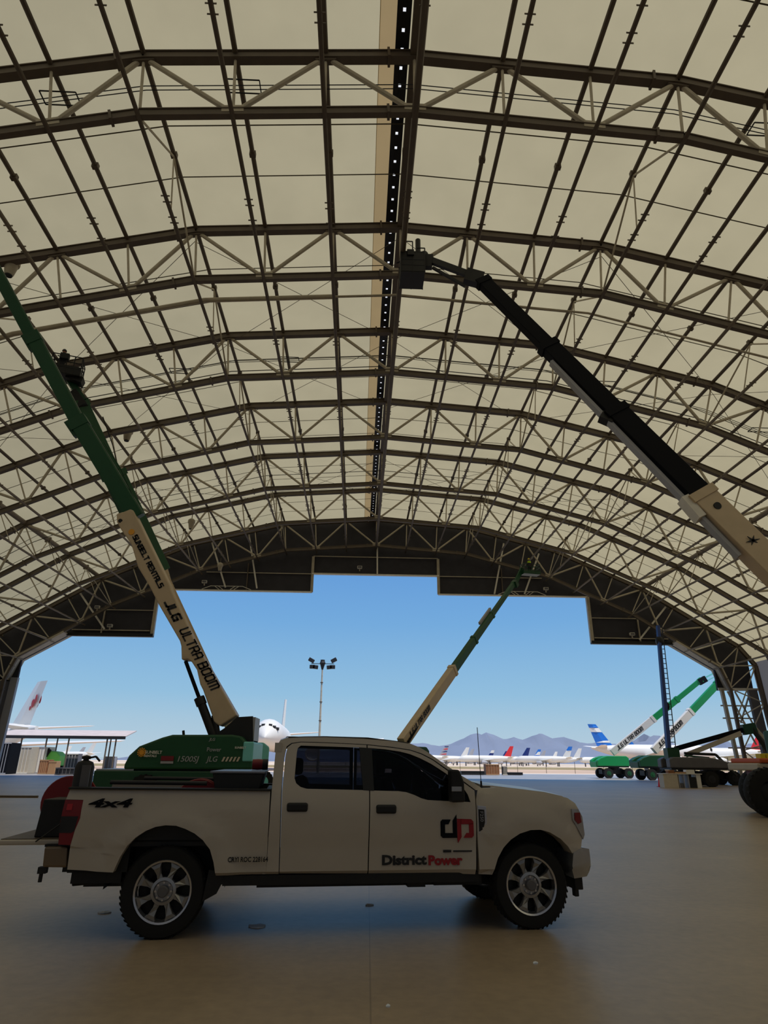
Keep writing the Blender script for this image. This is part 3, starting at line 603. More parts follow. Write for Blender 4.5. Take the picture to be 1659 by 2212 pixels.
decal([[(1114, 1115), (1163, 1120), (1163, 1325), (1120, 1392), (1114, 1350)], [(1155, 1118), (1285, 1122), (1310, 1150), (1310, 1180), (1155, 1180)], [(1255, 1170), (1310, 1170), (1310, 1310), (1285, 1335), (1255, 1335)], [(1222, 1280), (1260, 1280), (1260, 1335), (1190, 1335)]], 'text_red', 'red letter p of the door decal')
yt = on(2.7, .7)[1] - .004
text('District', 'lettering', 'text_black', truck, (2.244, yt, .655), (1, 0, 0), (0, 0, 1), .128, .003, 0, .0055, fit=.50, label='black lettering')
text('Power', 'lettering', 'text_red', truck, (2.765, yt, .648), (1, 0, 0), (0, 0, 1), .128, .003, 0, .0055, fit=.388, label='red lettering')
text('CRYI ROC 228164', 'lettering', 'text_black', truck, (.59, yt - .022, .70), (1, 0, 0), (0, 0, 1), .066, .003, 0, .0015, fit=.42, label='black lettering')
text('4x4', 'lettering', 'navy', truck, (-.92, -.004, 1.23), (1, 0, 0), (0, 0, 1), .115, .004, .2, .004, fit=.45, label='dark blue lettering')
MB().box((2.94, yt - .002, .768), (3.03, yt + .02, .792)).box((3.055, yt - .002, .772), (3.295, yt + .02, .786)).build('door_badge', 'dark', truck)
# underbody
ub = MB().box((-.95, .45, .42), (4.3, .62, .58)); ub.box((-.95, 1.38, .42), (4.3, 1.55, .58)); ub.box((.55, .04, .47), (3.35, .22, .565)); ub.box((.55, 1.78, .47), (3.35, 1.96, .565)); ub.box((.9, .35, .40), (3.2, 1.65, .56))
ub.box((2.55, .1, .42), (2.75, .5, .5)); ub.box((2.85, .12, .43), (3.4, .5, .55)); ub.box((-1.0, .12, .50), (-.5, .5, .66)); ub.box((-1.05, .12, .60), (-.45, 1.88, .84))
ub.tube((-.05, .2, .42), (-.05, 1.8, .42), .05, 10); ub.tube((3.955, .2, .42), (3.955, 1.8, .42), .05, 10); ub.blob((-.05, 1.0, .42), .2, .16, .18)
ub.build('underbody', 'black', truck)
for y0 in (.13, 1.55):                                         # dark wheel housings
    for cx, cz in WC:
        wm = MB(); n = 12; r = .62
        pts = [(cx + r * math.cos(PI * i / n), cz + .02 + r * math.sin(PI * i / n)) for i in range(n + 1)]
        for p, q in zip(pts, pts[1:]): wm.add([(p[0], y0, p[1]), (q[0], y0, q[1]), (q[0], y0 + .32, q[1]), (p[0], y0 + .32, p[1])], [(0, 1, 2, 3)])
        yb = y0 + .31 if y0 < 1 else y0 + .01
        wm.add([(p[0], yb, p[1]) for p in pts], [tuple(range(n + 1))]); wm.build('wheel_housing', 'black', truck)
MB().tube((-1.02, .3, .50), (-.75, .3, .52), .05, 12).build('exhaust_pipe', 'black', truck)
MB().prism([(.40, .62), (.60, .60), (.50, .40), (.36, .33)], .04, .3).build('mud_flap', 'black', truck)
# wheels
M['wheel_alloy'] = mat('wheel_alloy', (150, 148, 146), .25, .6)
def wheel(x, far):
    y = .17 if not far else 1.83; s = -1 if not far else 1
    tp = [(.30, -.13), (.36, -.14), (.405, -.135), (.425, -.10), (.43, 0), (.425, .10), (.405, .135), (.36, .14), (.30, .13), (.29, 0), (.30, -.13)]
    t = MB().lathe(tp, (x, y, .425), 'y', 48)
    for i in range(48):
        a = 2 * PI * i / 48; c = Vector((x + .429 * math.cos(a), y, .425 + .429 * math.sin(a))); d = Vector((-math.sin(a), 0, math.cos(a)))
        for dy, tw_ in ((-.09, .02), (0, -.02), (.09, .02)): t.beam(c - d * .016 + Vector((0, dy - .025, 0)), c + d * .016 + Vector((0, dy + .025, 0)), .02, .006, Vector((math.cos(a), 0, math.sin(a))))
    t.build('tire', 'rubber', truck, smooth=30)
    rim = MB().lathe([(.27, s * .02), (.295, s * .02), (.30, s * .125), (.292, s * .135), (.275, s * .125), (.262, s * .06)], (x, y, .425), 'y', 48, False)
    ro = rim.build('rim', 'chrome', truck, smooth=30)
    for i in range(8):
        a = 2 * PI * i / 8 + PI / 8; ca, sa = math.cos(a), math.sin(a); q = MB()
        pts = [(.105, -.030), (.17, -.024), (.23, -.036), (.268, -.060), (.268, .060), (.23, .036), (.17, .024), (.105, .030)]
        f = lambda u, v, t_: (x + u * ca - v * sa, y + s * t_, .425 + u * sa + v * ca)
        q.add([f(u, v, .105 if u > .2 else .085) for u, v in pts] + [f(u, v, .03) for u, v in pts], [tuple(range(8)), tuple(range(15, 7, -1))] + [(j, (j + 1) % 8, 8 + (j + 1) % 8, 8 + j) for j in range(8)])
        q.build('spoke', 'wheel_alloy', ro, bevel=.006)
    MB().lathe([(.13, s * .03), (.128, s * .09), (.10, s * .10), (.09, s * .07), (.0, s * .07)], (x, y, .425), 'y', 32).build('hub', 'silver', ro, smooth=30)
    MB().lathe([(.055, s * .06), (.055, s * .125), (.045, s * .135), (0, s * .135)], (x, y, .425), 'y', 24).build('centre_cap', 'grey', ro, smooth=30)
    lu = MB()
    for i in range(8): a = 2 * PI * i / 8; c = Vector((x + .08 * math.cos(a), y + s * .065, .425 + .08 * math.sin(a))); lu.tube(c, c + Vector((0, s * .03, 0)), .012, 6)
    lu.build('lug_nuts', 'chrome', ro)
    MB().lathe([(.03, -s * .02), (.19, -s * .02), (.19, s * .0), (.03, s * .0)], (x, y, .425), 'y', 24).lathe([(.27, -s * .0), (.265, -s * .04), (.02, -s * .04)], (x, y, .425), 'y', 24).build('brake_disc', 'black', ro)
for x in (-.05, 3.955):
    for far in (0, 1): wheel(x, far)
# seats
for x in (1.55, 2.55):
    for y in (.35, 1.15):
        s = MB().box((x - .1, y, .75), (x + .45, y + .5, .98)); s.beam((x - .05, y + .25, .95), (x - .22, y + .25, 1.52), .48, .14, (1, 0, 0)); s.box((x - .32, y + .12, 1.55), (x - .2, y + .38, 1.74)); s.build('seat', 'black', truck, bevel=.04)
MB().box((3.15, .15, 1.05), (3.42, 1.85, 1.36)).build('dashboard', 'black', truck, bevel=.03)
MB().lathe([(.17, -.012), (.185, 0), (.17, .012), (.158, 0), (.17, -.012)], (3.02, .0, 1.25), 'x', 24).build('steering_wheel', 'black', truck).location = (0, 1.5, 0)
# cargo: things of their own on the bed
def tw(x, y, z): return TL + Vector((math.cos(TR) * x - math.sin(TR) * y, math.sin(TR) * x + math.cos(TR) * y, z))
cr = MB().prism([(-.03, 0), (.24, 0), (.30, .375), (0, .375)], 0, .5).build('cargo_crate', 'black', None, bevel=.01); cr.location = tw(-1.47, .30, .914); cr.rotation_euler = (0, 0, TR)
tag(cr, 'tall black crate standing on the lowered tailgate', 'crate')
def reel(x, y, z, r, lab, m='red_dark'):
    e = empty('hose_reel', tw(x, y, z), lab, 'hose reel', rz=TR)
    for dy in (-.12, .12): MB().lathe([(0, dy - .012), (r, dy - .012), (r + .008, dy), (r, dy + .012), (0, dy + .012)], (0, 0, r + .01), 'y', 32).build('flange', m, e, smooth=40)
    MB().lathe([(r * .78, -.10), (r * .8, -.07), (r * .76, -.035), (r * .8, 0), (r * .76, .035), (r * .8, .07), (r * .78, .10)], (0, 0, r + .01), 'y', 28).build('hose', 'black', e, smooth=40)
    q = MB()
    for dy in (-.16, .16): q.beam((-.14, dy, .012), (.14, dy, .012), .03, .024); q.beam((-.12, dy, .02), (0, dy, r), .025, .025); q.beam((.12, dy, .02), (0, dy, r), .025, .025)
    q.tube((0, -.17, r), (0, .17, r), .015); q.build('stand', 'black', e)
reel(-1.46, 1.22, .914, .29, 'dark red round hose reel standing on the lowered tailgate behind the crate')
reel(.10, 1.05, .902, .285, 'dark red hose reel standing in the middle of the truck bed')
ca = empty('black_canister', tw(-1.085, .25, .902), 'tall black canister with a grey band standing at the rear corner of the bed', 'canister', rz=TR)
MB().lathe([(0, 0), (.095, 0), (.10, .02), (.10, .72), (.08, .77), (.03, .79), (.03, .81)], (0, 0, 0), 'z', 24).build('body', 'dark', ca, smooth=40)
MB().lathe([(.045, .80), (.05, .83), (0, .845)], (0, 0, 0), 'z', 16).build('cap', 'black', ca); MB().path([(.02, 0, .81), (.10, 0, .83), (.15, 0, .78)], .012).build('handle', 'black', ca); MB().box((.0, -.106, .30), (.09, -.09, .74)).build('grey_label', 'grey', ca)
tb = empty('truck_toolbox', tw(.61, .14, 1.412), 'wide black toolbox with a pale flat lid set across the truck bed', 'toolbox', rz=TR)
MB().prism([(-.24, -.02), (.24, -.02), (.285, .155), (-.285, .155)], 0, 1.72).build('body', 'black', tb, bevel=.008)
MB().box((-.31, -.015, .155), (.30, 1.735, .178)).build('lid', mat('lid_grey', (120, 122, 134), .35, .3), tb, bevel=.006)
for y in (.3, 1.4): MB().box((-.02, y, .1), (.05, y + .08, .165)).build('latch', 'silver', tb)
rr = empty('cord_drum', tw(.80, 1.25, 1.592), 'small red and black drum lying on the far end of the toolbox lid', 'drum', rz=TR)
MB().lathe([(0, -.07), (.062, -.07), (.066, 0), (.062, .07), (0, .07)], (-.02, 0, .066), 'x', 20).build('drum', 'red_dark', rr, smooth=40); MB().lathe([(0, .06), (.066, .06), (.066, .13), (0, .13)], (-.02, 0, .066), 'x', 20).build('end_cap', 'black', rr, smooth=40)
# litter on the slab, and one spot of light modelled as a scrap
for px, py, s, lab in ((555, 2001, .09, 'painted spot of light on the slab under the truck, right of the rear wheel'), (226, 1972, .07, 'crumpled white scrap on the slab left of the rear wheel'), (798, 1956, .05, 'tiny white scrap on the slab beneath the doors'), (1157, 2082, .02, 'tiny white fleck on the slab in front of the front wheel'), (838, 2175, .015, 'tiny white fleck near the bottom edge of the photo')):
    g = ground(px, py); q = MB(); random.seed(px)
    n = 9; ring = [(s * (1 + .3 * random.random()) * math.cos(2 * PI * i / n), s * (.8 + .3 * random.random()) * math.sin(2 * PI * i / n), .004 + .012 * random.random()) for i in range(n)]
    q.add([(0, 0, .02)] + ring + [(p[0] * .96, p[1] * .96, 0) for p in ring], [(0, 1 + i, 1 + (i + 1) % n) for i in range(n)] + [(1 + i, 1 + n + i, 1 + n + (i + 1) % n, 1 + (i + 1) % n) for i in range(n)])
    o = q.build('scrap_glint', 'paper_glint', None); o.location = g; tag(o, lab, 'litter', 'scraps on the slab')
hp0, hp1 = ground(-160, 1722), ground(82, 1723)
o = MB(hp0).path([hp0 + Vector((0, 0, .045)), (hp0 * .5 + hp1 * .5) + Vector((0, .1, .045)), hp1 + Vector((0, 0, .045))], .045, 8).build('floor_hose', 'steel_dark', None); o.location = hp0
tag(o, 'dark hose lying on the slab at the left behind the tailgate', 'hose')
# ================================================================== boom lifts
def onpx(P0, P1, px, py):
    best = None
    for i in range(401):
        t = -.1 + 1.3 * i / 400; p = P0 + (P1 - P0) * t; v = p - EYE; z = v.dot(FW)
        if z < .1: continue
        e = (829.5 + FPX * v.dot(RT) / z - px) ** 2 + (1106 - FPX * v.dot(UP) / z - py) ** 2
        if best is None or e < best[0]: best = (e, p)
    return best[1]
def person(p, lab, heading=0, vest='hivis', helmet='white', parent=None, arms=1):
    r = empty('person', p, lab, 'person', rz=heading)
    J = {'pel': (0, 0, .95), 'wa': (0, 0, 1.10), 'ch': (0, 0, 1.32), 'nk': (0, .01, 1.47), 'hd': (0, .03, 1.56), 'ht': (0, .03, 1.70)}
    R_ = {'pel': .15, 'wa': .135, 'ch': .155, 'nk': .06, 'hd': .085, 'ht': .075}
    E_ = [('pel', 'wa'), ('wa', 'ch'), ('ch', 'nk'), ('nk', 'hd'), ('hd', 'ht')]
    for s, n in ((-1, 'l'), (1, 'r')):
        J.update({n + 'hip': (s * .09, 0, .88), n + 'kn': (s * .10, .03, .50), n + 'an': (s * .10, 0, .10), n + 'to': (s * .11, .16, .05), n + 'sh': (s * .19, 0, 1.40), n + 'el': (s * .25, .10, 1.16), n + 'wr': (s * .19, .33, 1.10), n + 'pm': (s * .18, .40, 1.09)})
        R_.update({n + 'hip': .095, n + 'kn': .06, n + 'an': .045, n + 'to': .045, n + 'sh': .065, n + 'el': .042, n + 'wr': .028, n + 'pm': .035})
        E_ += [('pel', n + 'hip'), (n + 'hip', n + 'kn'), (n + 'kn', n + 'an'), (n + 'an', n + 'to'), ('ch', n + 'sh'), (n + 'sh', n + 'el'), (n + 'el', n + 'wr'), (n + 'wr', n + 'pm')]
        for f, dx in enumerate((-.03, -.01, .01, .03)):
            k = n + 'f%d' % f; J[k] = (s * .18 + dx, .455, 1.085); J[k + 'b'] = (s * .18 + dx, .475, 1.05); R_[k] = .009; R_[k + 'b'] = .008; E_ += [(n + 'pm', k), (k, k + 'b')]
        k = n + 'th'; J[k] = (s * .18 - s * .045, .41, 1.07); R_[k] = .01; E_.append((n + 'wr', k))
    names = list(J); me = bpy.data.meshes.new('body'); me.from_pydata([J[k] for k in names], [(names.index(a), names.index(b)) for a, b in E_], []); o = bpy.data.objects.new('body', me); C.objects.link(o); o.parent = r
    me.materials.append(M['cloth_dark'])
    m = o.modifiers.new('skin', 'SKIN'); m.use_smooth_shade = True
    for i, k in enumerate(names): d = me.skin_vertices[0].data[i]; d.radius = (R_[k], R_[k]); d.use_root = (k == 'pel')
    o.modifiers.new('sub', 'SUBSURF').levels = 1
    MB().lathe([(.17, 1.0), (.185, 1.1), (.20, 1.3), (.19, 1.42), (.09, 1.47)], (0, 0, 0), 'z', 16).build('vest', vest, r, smooth=50)
    MB().blob((0, .03, 1.625), .083, .098, .115).build('face', 'skin', r, smooth=60)
    MB().lathe([(.125, 1.66), (.12, 1.68), (.11, 1.74), (.06, 1.79), (0, 1.80)], (0, .03, 0), 'z', 18).build('helmet', helmet, r, smooth=50)
    return r
def platform(par, c, w_, d_, h_, yaw=0, solid=.0, m='dark'):
    cs, sn = math.cos(yaw), math.sin(yaw)
    def L(x, y, z): return c + Vector((cs * x - sn * y, sn * x + cs * y, z))
    a = MB(); a.beam(L(-w_ / 2, 0, .04), L(w_ / 2, 0, .04), d_, .09); a.build('platform_floor', m, par)
    q = MB(); co = [(-w_ / 2, -d_ / 2), (w_ / 2, -d_ / 2), (w_ / 2, d_ / 2), (-w_ / 2, d_ / 2)]
    for i in range(4):
        (x0, y0), (x1, y1) = co[i], co[(i + 1) % 4]
        for z in (.4, .75, h_): q.tube(L(x0, y0, z), L(x1, y1, z), .03, 6)
        n = 4 if abs(x1 - x0) > 1.3 else 2
        for j in range(n): t = j / n; q.tube(L(x0 + (x1 - x0) * t, y0 + (y1 - y0) * t, 0), L(x0 + (x1 - x0) * t, y0 + (y1 - y0) * t, h_), .03, 6)
    q.build('guard_rail', m, par)
    s = MB()
    for i in range(4):
        (x0, y0), (x1, y1) = co[i], co[(i + 1) % 4]; zz = max(.15, solid)
        s.beam(L(x0, y0, zz / 2 + .03), L(x1, y1, zz / 2 + .03), .03, zz)
    s.build('side_panel', m, par)
    b = MB(); b.beam(L(-w_ * .25, -d_ / 2 + .05, h_ - .1), L(w_ * .05, -d_ / 2 + .05, h_ - .1), .3, .35); b.build('control_box', 'black', par, bevel=.02)
def chassis(par, c, yaw, hood='green', L=4.6, wheels='black', hub='green', hoodh=1.25, low='black', wr=.6, flip=1):
    cs, sn = math.cos(yaw), math.sin(yaw)
    def T(x, y, z): return c + Vector((cs * x - sn * y, sn * x + cs * y, z))
    def bm_(mb, x0, x1, y0, y1, z0, z1): mb.add([T(x, y, z) for z in (z0, z1) for x, y in ((x0, y0), (x1, y0), (x1, y1), (x0, y1))], [(0, 3, 2, 1), (4, 5, 6, 7), (0, 1, 5, 4), (1, 2, 6, 5), (2, 3, 7, 6), (3, 0, 4, 7)]); return mb
    f = bm_(MB(), -1.9, 1.9, -.5, .5, .5, 1.05); bm_(f, -1.5, -1.2, -1.1, 1.1, .45, .75); bm_(f, 1.2, 1.5, -1.1, 1.1, .45, .75); f.tube(T(0, 0, 1.0), T(0, 0, 1.45), .7, 20); f.build('chassis_frame', low, par)
    for x in (-1.4, 1.4):
        for y in (-1.15, 1.15):
            w_ = MB(); ax = Vector((-sn, cs, 0)); cc = T(x, y, wr); s = 1 if y > 0 else -1
            w_.tube(cc - ax * .2, cc + ax * .2, wr, 28)
            for i in range(20):
                a = 2 * PI * i / 20; rd = Vector((cs * math.cos(a), sn * math.cos(a), math.sin(a))); w_.beam(cc + rd * wr - ax * .19, cc + rd * wr + ax * .19, .06, .05, rd)
            wo = w_.build('wheel', 'rubber', par); MB().tube(cc + ax * s * .15, cc + ax * s * .22, wr * .5, 18).tube(cc + ax * s * .2, cc + ax * s * .27, wr * .2, 12).build('wheel_hub', hub, wo)
    h = MB(); pf = [(-L * .62, 1.45), (-L * .62, 1.45 + hoodh * .55), (-L * .5, 1.45 + hoodh * .8), (-L * .3, 1.45 + hoodh), (L * .3, 1.45 + hoodh), (L * .38, 1.45 + hoodh * .8), (L * .38, 1.45)]
    pf = [(x * flip, z) for x, z in pf]; 
    for y0, y1 in ((-1.2, -.45), (.45, 1.2)):
        h.add([T(x, y, z) for y in (y0, y1) for x, z in pf], [tuple(range(6, -1, -1)), tuple(range(7, 14))] + [(i, (i + 1) % 7, 7 + (i + 1) % 7, 7 + i) for i in range(7)])
    h.build('engine_hood', hood, par, bevel=.08)
    t = bm_(MB(), -L * .6 if flip > 0 else -L * .36, L * .36 if flip > 0 else L * .6, -1.1, 1.1, 1.3, 1.46); t.build('turntable', low, par)
    cw_ = MB(); x0 = -L * .64 * flip; bm_(cw_, min(x0, x0 + flip * .7), max(x0, x0 + flip * .7), -.9, .9, 1.3, 1.45 + hoodh * .45); cw_.build('counterweight', hood, par, bevel=.08)
def rel(o, p): return Vector(p) - o.location
def section(par, p, q, w_, h_, m, name='boom_section', collar=True, up=(0, 0, 1)):
    o = MB().beam(p, q, w_, h_, up).build(name, m, par, bevel=.03)
    d = (q - p).normalized()
    if collar: MB().beam(q - d * .35, q, w_ * 1.14, h_ * 1.12, up).build('collar', m, o)
    return o

# ---- A: the tall green lift behind the truck bed
YA = 26.4
A0 = at(500, 1558, YA); A1 = at(290, 1110, YA); A2 = at(118, 868, YA - .1); A3 = at(50, 718, YA - .2); A4 = at(-22, 560, YA - 3.0)
la = empty('boom_lift', ground(410, 1697) * 1.0, 'green and cream boom lift with a long raised boom, standing behind the truck bed', 'boom lift')
lo = Vector((at(420, 1650, YA).x, YA, 0)); la.location = lo
chassis(la, Vector((0, 0, 0)), 0, 'green', 3.2, hoodh=.2)
for o_ in [o for o in kids(la) if o.name.startswith(('engine_hood', 'counterweight'))]: bpy.data.objects.remove(o_)
hood_px = [(266, 1662), (268, 1651), (278, 1632), (300, 1612), (350, 1593), (372, 1587), (500, 1587), (520, 1590), (528, 1600), (545, 1612), (545, 1662)]
hd = MB(la.location)
for y0, y1 in ((YA - 1.25, YA - .45), (YA + .45, YA + 1.25)):
    pts = [at(px, py, YA - 1.25) for px, py in hood_px]; n = len(pts)
    hd.add([Vector((p.x, y, p.z)) for y in (y0, y1) for p in pts], [tuple(range(n - 1, -1, -1)), tuple(range(n, 2 * n))] + [(i, (i + 1) % n, n + (i + 1) % n, n + i) for i in range(n)])
ho = hd.build('engine_hood', 'green', la, bevel=.07)
q = rel(la, at(526, 1602, YA - 1.3)); q2 = rel(la, at(545, 1645, YA - 1.3)); MB().box((q.x, q.y, q2.z), (q2.x, q.y + 2.5, q.z)).build('skylit_hood_end', 'teal', ho, bevel=.05)  # teal end of the hood: skylight put into its colour
b0 = rel(la, at(268, 1662, YA - 1.2)); b1 = rel(la, at(548, 1700, YA - 1.2))
MB().box((b0.x + .3, -1.15, .95), (b1.x, 1.15, b0.z)).build('turntable_deck', 'black', la, bevel=.05)
MB().box((b0.x, -1.1, b0.z - .15), (b0.x + 1.6, 1.1, b0.z)).build('counterweight', 'black', la, bevel=.05)
c0_ = rel(la, at(202, 1664, YA - 1.3)); MB().box((c0_.x, -1.25, .45), (b1.x, 1.25, c0_.z)).build('chassis_beam', 'green_dark', la, bevel=.04)
MB().box((c0_.x + .05, -1.2, c0_.z), (c0_.x + 1.4, 1.2, c0_.z + .05)).build('step_plate', 'silver', la)
def lab_px(s, px, py, size, m, name='lettering', st=1.0, sh=0): 
    p = rel(la, at(px, py, YA - 1.33)); return text(s, name, m, la, p, (1, 0, 0), (0, 0, 1), size, .004, sh, .002, st)
lab_px('SUNBELT', 313, 1628, .15, 'white'); lab_px('RENTALS', 311, 1635, .11, 'white'); lab_px('1500SJ', 380, 1645, .27, 'grey_light', st=1.1, sh=.2); lab_px('JLG', 446, 1645, .26, 'grey_light', sh=.2); lab_px('JLG', 452, 1600, .14, 'grey_light', sh=.2); lab_px('Power', 446, 1623, .2, 'grey_light'); lab_px('SUNBELT', 507, 1617, .1, 'white')
p = rel(la, at(306, 1625, YA - 1.32)); sl = MB().lathe([(0, -.01), (.09, -.01), (.09, .01), (0, .01)], p, 'y', 16)
for i in range(12): a = 2 * PI * i / 12; sl.beam(p + Vector((.1 * math.cos(a), 0, .1 * math.sin(a))), p + Vector((.16 * math.cos(a), 0, .16 * math.sin(a))), .02, .04)
sl.build('sun_emblem', 'sun_logo', la)
p = rel(la, at(347, 1643, YA - 1.31)); MB().box((p.x, p.y, p.z), (p.x + .46, p.y + .02, p.z + .16)).build('warning_plate', 'red_dark', la); MB().box((p.x, p.y, p.z - .1), (p.x + .46, p.y + .02, p.z - .02)).build('warning_plate', 'grey_light', la)
hz = MB()
for i in range(5): p = rel(la, at(478 + 8 * i, 1645, YA - 1.3)); hz.add([p + Vector(v) for v in ((0, 0, 0), (.07, 0, 0), (.14, 0, .16), (.07, 0, .16), (0, .03, 0), (.07, .03, 0), (.14, .03, .16), (.07, .03, .16))], [(0, 1, 2, 3), (7, 6, 5, 4), (0, 4, 5, 1), (1, 5, 6, 2), (2, 6, 7, 3), (3, 7, 4, 0)])
hz.build('hazard_stripe', 'offwhite', la)
# upright that carries the boom
up_px = [(455, 1592), (486, 1572), (512, 1549), (546, 1547), (547, 1612), (455, 1612)]
for y0, y1 in ((YA - .62, YA - .48), (YA + .48, YA + .62)):
    um = MB(la.location)
    pts = [at(px, py, YA - .62) for px, py in up_px]; n = len(pts); um.add([Vector((p.x, y, p.z)) for y in (y0, y1) for p in pts], [tuple(range(n - 1, -1, -1)), tuple(range(n, 2 * n))] + [(i, (i + 1) % n, n + (i + 1) % n, n + i) for i in range(n)])
    um.build('boom_upright', 'black', la)
q = rel(la, at(538, 1549, YA - .6)); q2 = rel(la, at(548, 1600, YA - .6)); MB().box((q.x, q.y, q2.z), (q2.x, q.y + 1.2, q.z)).build('upright_end_plate', 'grey_light', la)
d = (A1 - A0).normalized(); N = Vector((-d.z, 0, d.x)) if d.x > 0 else Vector((d.z, 0, -d.x))   # points up-right, square to the boom
def prof(poly, y0, y1, nm, m, bev=.03):
    a = MB(la.location); n = len(poly)
    a.add([Vector((p.x, y, p.z)) for y in (y0, y1) for p in poly], [tuple(range(n - 1, -1, -1)), tuple(range(n, 2 * n))] + [(i, (i + 1) % n, n + (i + 1) % n, n + i) for i in range(n)])
    return a.build(nm, m, la, bevel=bev)
fr = YA - .33; main_px = [(475, 1569), (462, 1560), (458, 1546), (438, 1490), (432, 1478), (425, 1447), (414, 1430), (406, 1424), (392, 1425), (391, 1395), (388, 1384), (345, 1310), (322, 1265), (298, 1225), (283, 1175), (262, 1145), (252, 1127), (251, 1110), (282, 1099), (288, 1102), (356, 1242), (366, 1262), (370, 1275), (428, 1400), (512, 1545)]
ms = prof([at(px, py, fr) for px, py in main_px], YA - .33, YA + .33, 'boom_section', 'boom_cream', .05)
def asec(p, q, w_, h_, m, bumps=True):
    d = (q - p).normalized(); n = Vector((-d.z, 0, d.x)) * -1
    if n.z < 0: n = -n
    o = MB(la.location).beam(p, q, w_, h_, n).build('boom_section', m, la, bevel=.04)
    if bumps: MB(la.location).beam(q - d * .5, q, w_ * 1.1, h_ * 1.12, n).beam(q - d * .75 - n * h_ * .55, q + d * .05 - n * h_ * .6, w_ * .7, h_ * .25, n).build('wear_pad_collar', m, o)
    MB(la.location).beam(p + n * h_ * .5, q + n * h_ * .5, w_ * .5, .05, n).build('edge_rail', 'green_dark', o)
    return o
asec(A0 + (A1 - A0) * .975, at(165, 905, YA - .9), .50, .72, 'green'); asec(at(184, 942, YA - .75), at(68, 722, YA - 1.9), .44, .60, 'green'); asec(at(80, 750, YA - 1.75), A4, .38, .50, 'green', False)
MB(la.location).path([at(300, 1100, YA - .1) , at(262, 1015, YA - .3), at(225, 955, YA - .3)], .03).build('power_track', 'green_dark', la)
# lift cylinder
c0, c1, c2 = at(462, 1592, YA - .2), at(430, 1507, YA - .2), at(401, 1428, YA - .2)
MB(la.location).tube(c0, c1, .17, 16).tube(c1 - (c1 - c0).normalized() * .3, c1, .21, 16).build('lift_cylinder', 'black', la, smooth=40); MB(la.location).tube(c1, c2, .075, 12).build('cylinder_rod', 'navy', la, smooth=40)
MB(la.location).tube(at(470, 1588, YA - .2), at(463, 1545, YA - .2), .12, 10).build('lift_cylinder', 'black', la)
MB(la.location).tube(at(260, 1125, YA - .36), at(260, 1125, YA - .33), .09, 16).build('pivot_pin', 'dark', ms)
MB(la.location).tube(at(397, 1590, YA - .8), at(396, 1578, YA - .8), .05, 8).build('exhaust_stub', 'black', la)
def btext(s, pa, pb, size, m, wt, sh=0):
    a, b = at(*pa, YA - .345), at(*pb, YA - .345); d = (b - a).normalized(); return strokes(s, 'lettering', m, ms, rel(la, a), d, Vector((-d.z, 0, d.x)), size, wt, (b - a).length, sh)
btext('SUNBELT RENTALS', (287, 1160), (344, 1270), .19, 'text_black', .055); btext('JLG', (356, 1302), (376, 1341), .30, 'text_black', .085, .2); btext('ULTRA BOOM', (388, 1362), (456, 1490), .34, 'text_black', .062, .2)
p = rel(la, at(284, 1149, YA - .35)); MB().lathe([(.05, -.01), (.13, -.01), (.13, .01), (.05, .01)], p, 'y', 16).build('sun_emblem', 'sun_logo', ms)
# ---- A2: a second green lift right behind it
Yb, Yt = 40, 30.5
B0, B1 = at(515, 1600, Yb), at(172, 866, Yt)
lb = empty('boom_lift', (B0.x, Yb, 0), 'green boom lift behind the tall one, its dark work platform high at left', 'boom lift')
chassis(lb, Vector((0, 0, 0)), .3, 'teal', 4.4, flip=1, hub='teal')
m1 = onpx(B0, B1, 338, 1240); m2 = onpx(B0, B1, 240, 1020)
section(lb, rel(lb, B0), rel(lb, m1), .5, .6, 'boom_cream'); section(lb, rel(lb, m1), rel(lb, m2), .55, 1.15, 'green'); section(lb, rel(lb, m2), rel(lb, B1), .42, .72, 'green')
j0, j1 = B1, at(146, 815, Yt - .3); MB(lb.location).beam(j0 + Vector((.2, 0, 0)), j1, .3, .35).beam(j0, j1 + Vector((-.1, .2, .3)), .12, .12).build('jib', 'green_dark', lb)
MB(lb.location).beam(at(155, 850, Yt - .1), at(178, 880, Yt), .5, .6).build('jib_knuckle', 'black', lb)
pb_ = at(141, 818, Yt - .5); platform(lb, rel(lb, pb_), 1.5, 1.1, 1.15, .3, .5, 'black'); MB(lb.location).beam(pb_ + Vector((.1, 0, .1)), pb_ + Vector((.9, .2, -.1)), .6, .35).build('tool_tray', 'black', lb)
person(pb_ + Vector((-.35, 0, .09)), 'person in dark clothes and a cap on the high platform at left', 2.6, 'cloth_dark', 'dark')
MB(lb.location).path([at(222, 900, Yt + 1), at(243, 960, Yt + 2), at(255, 1010, Yt + 3)], .03).build('power_track', 'black', lb)
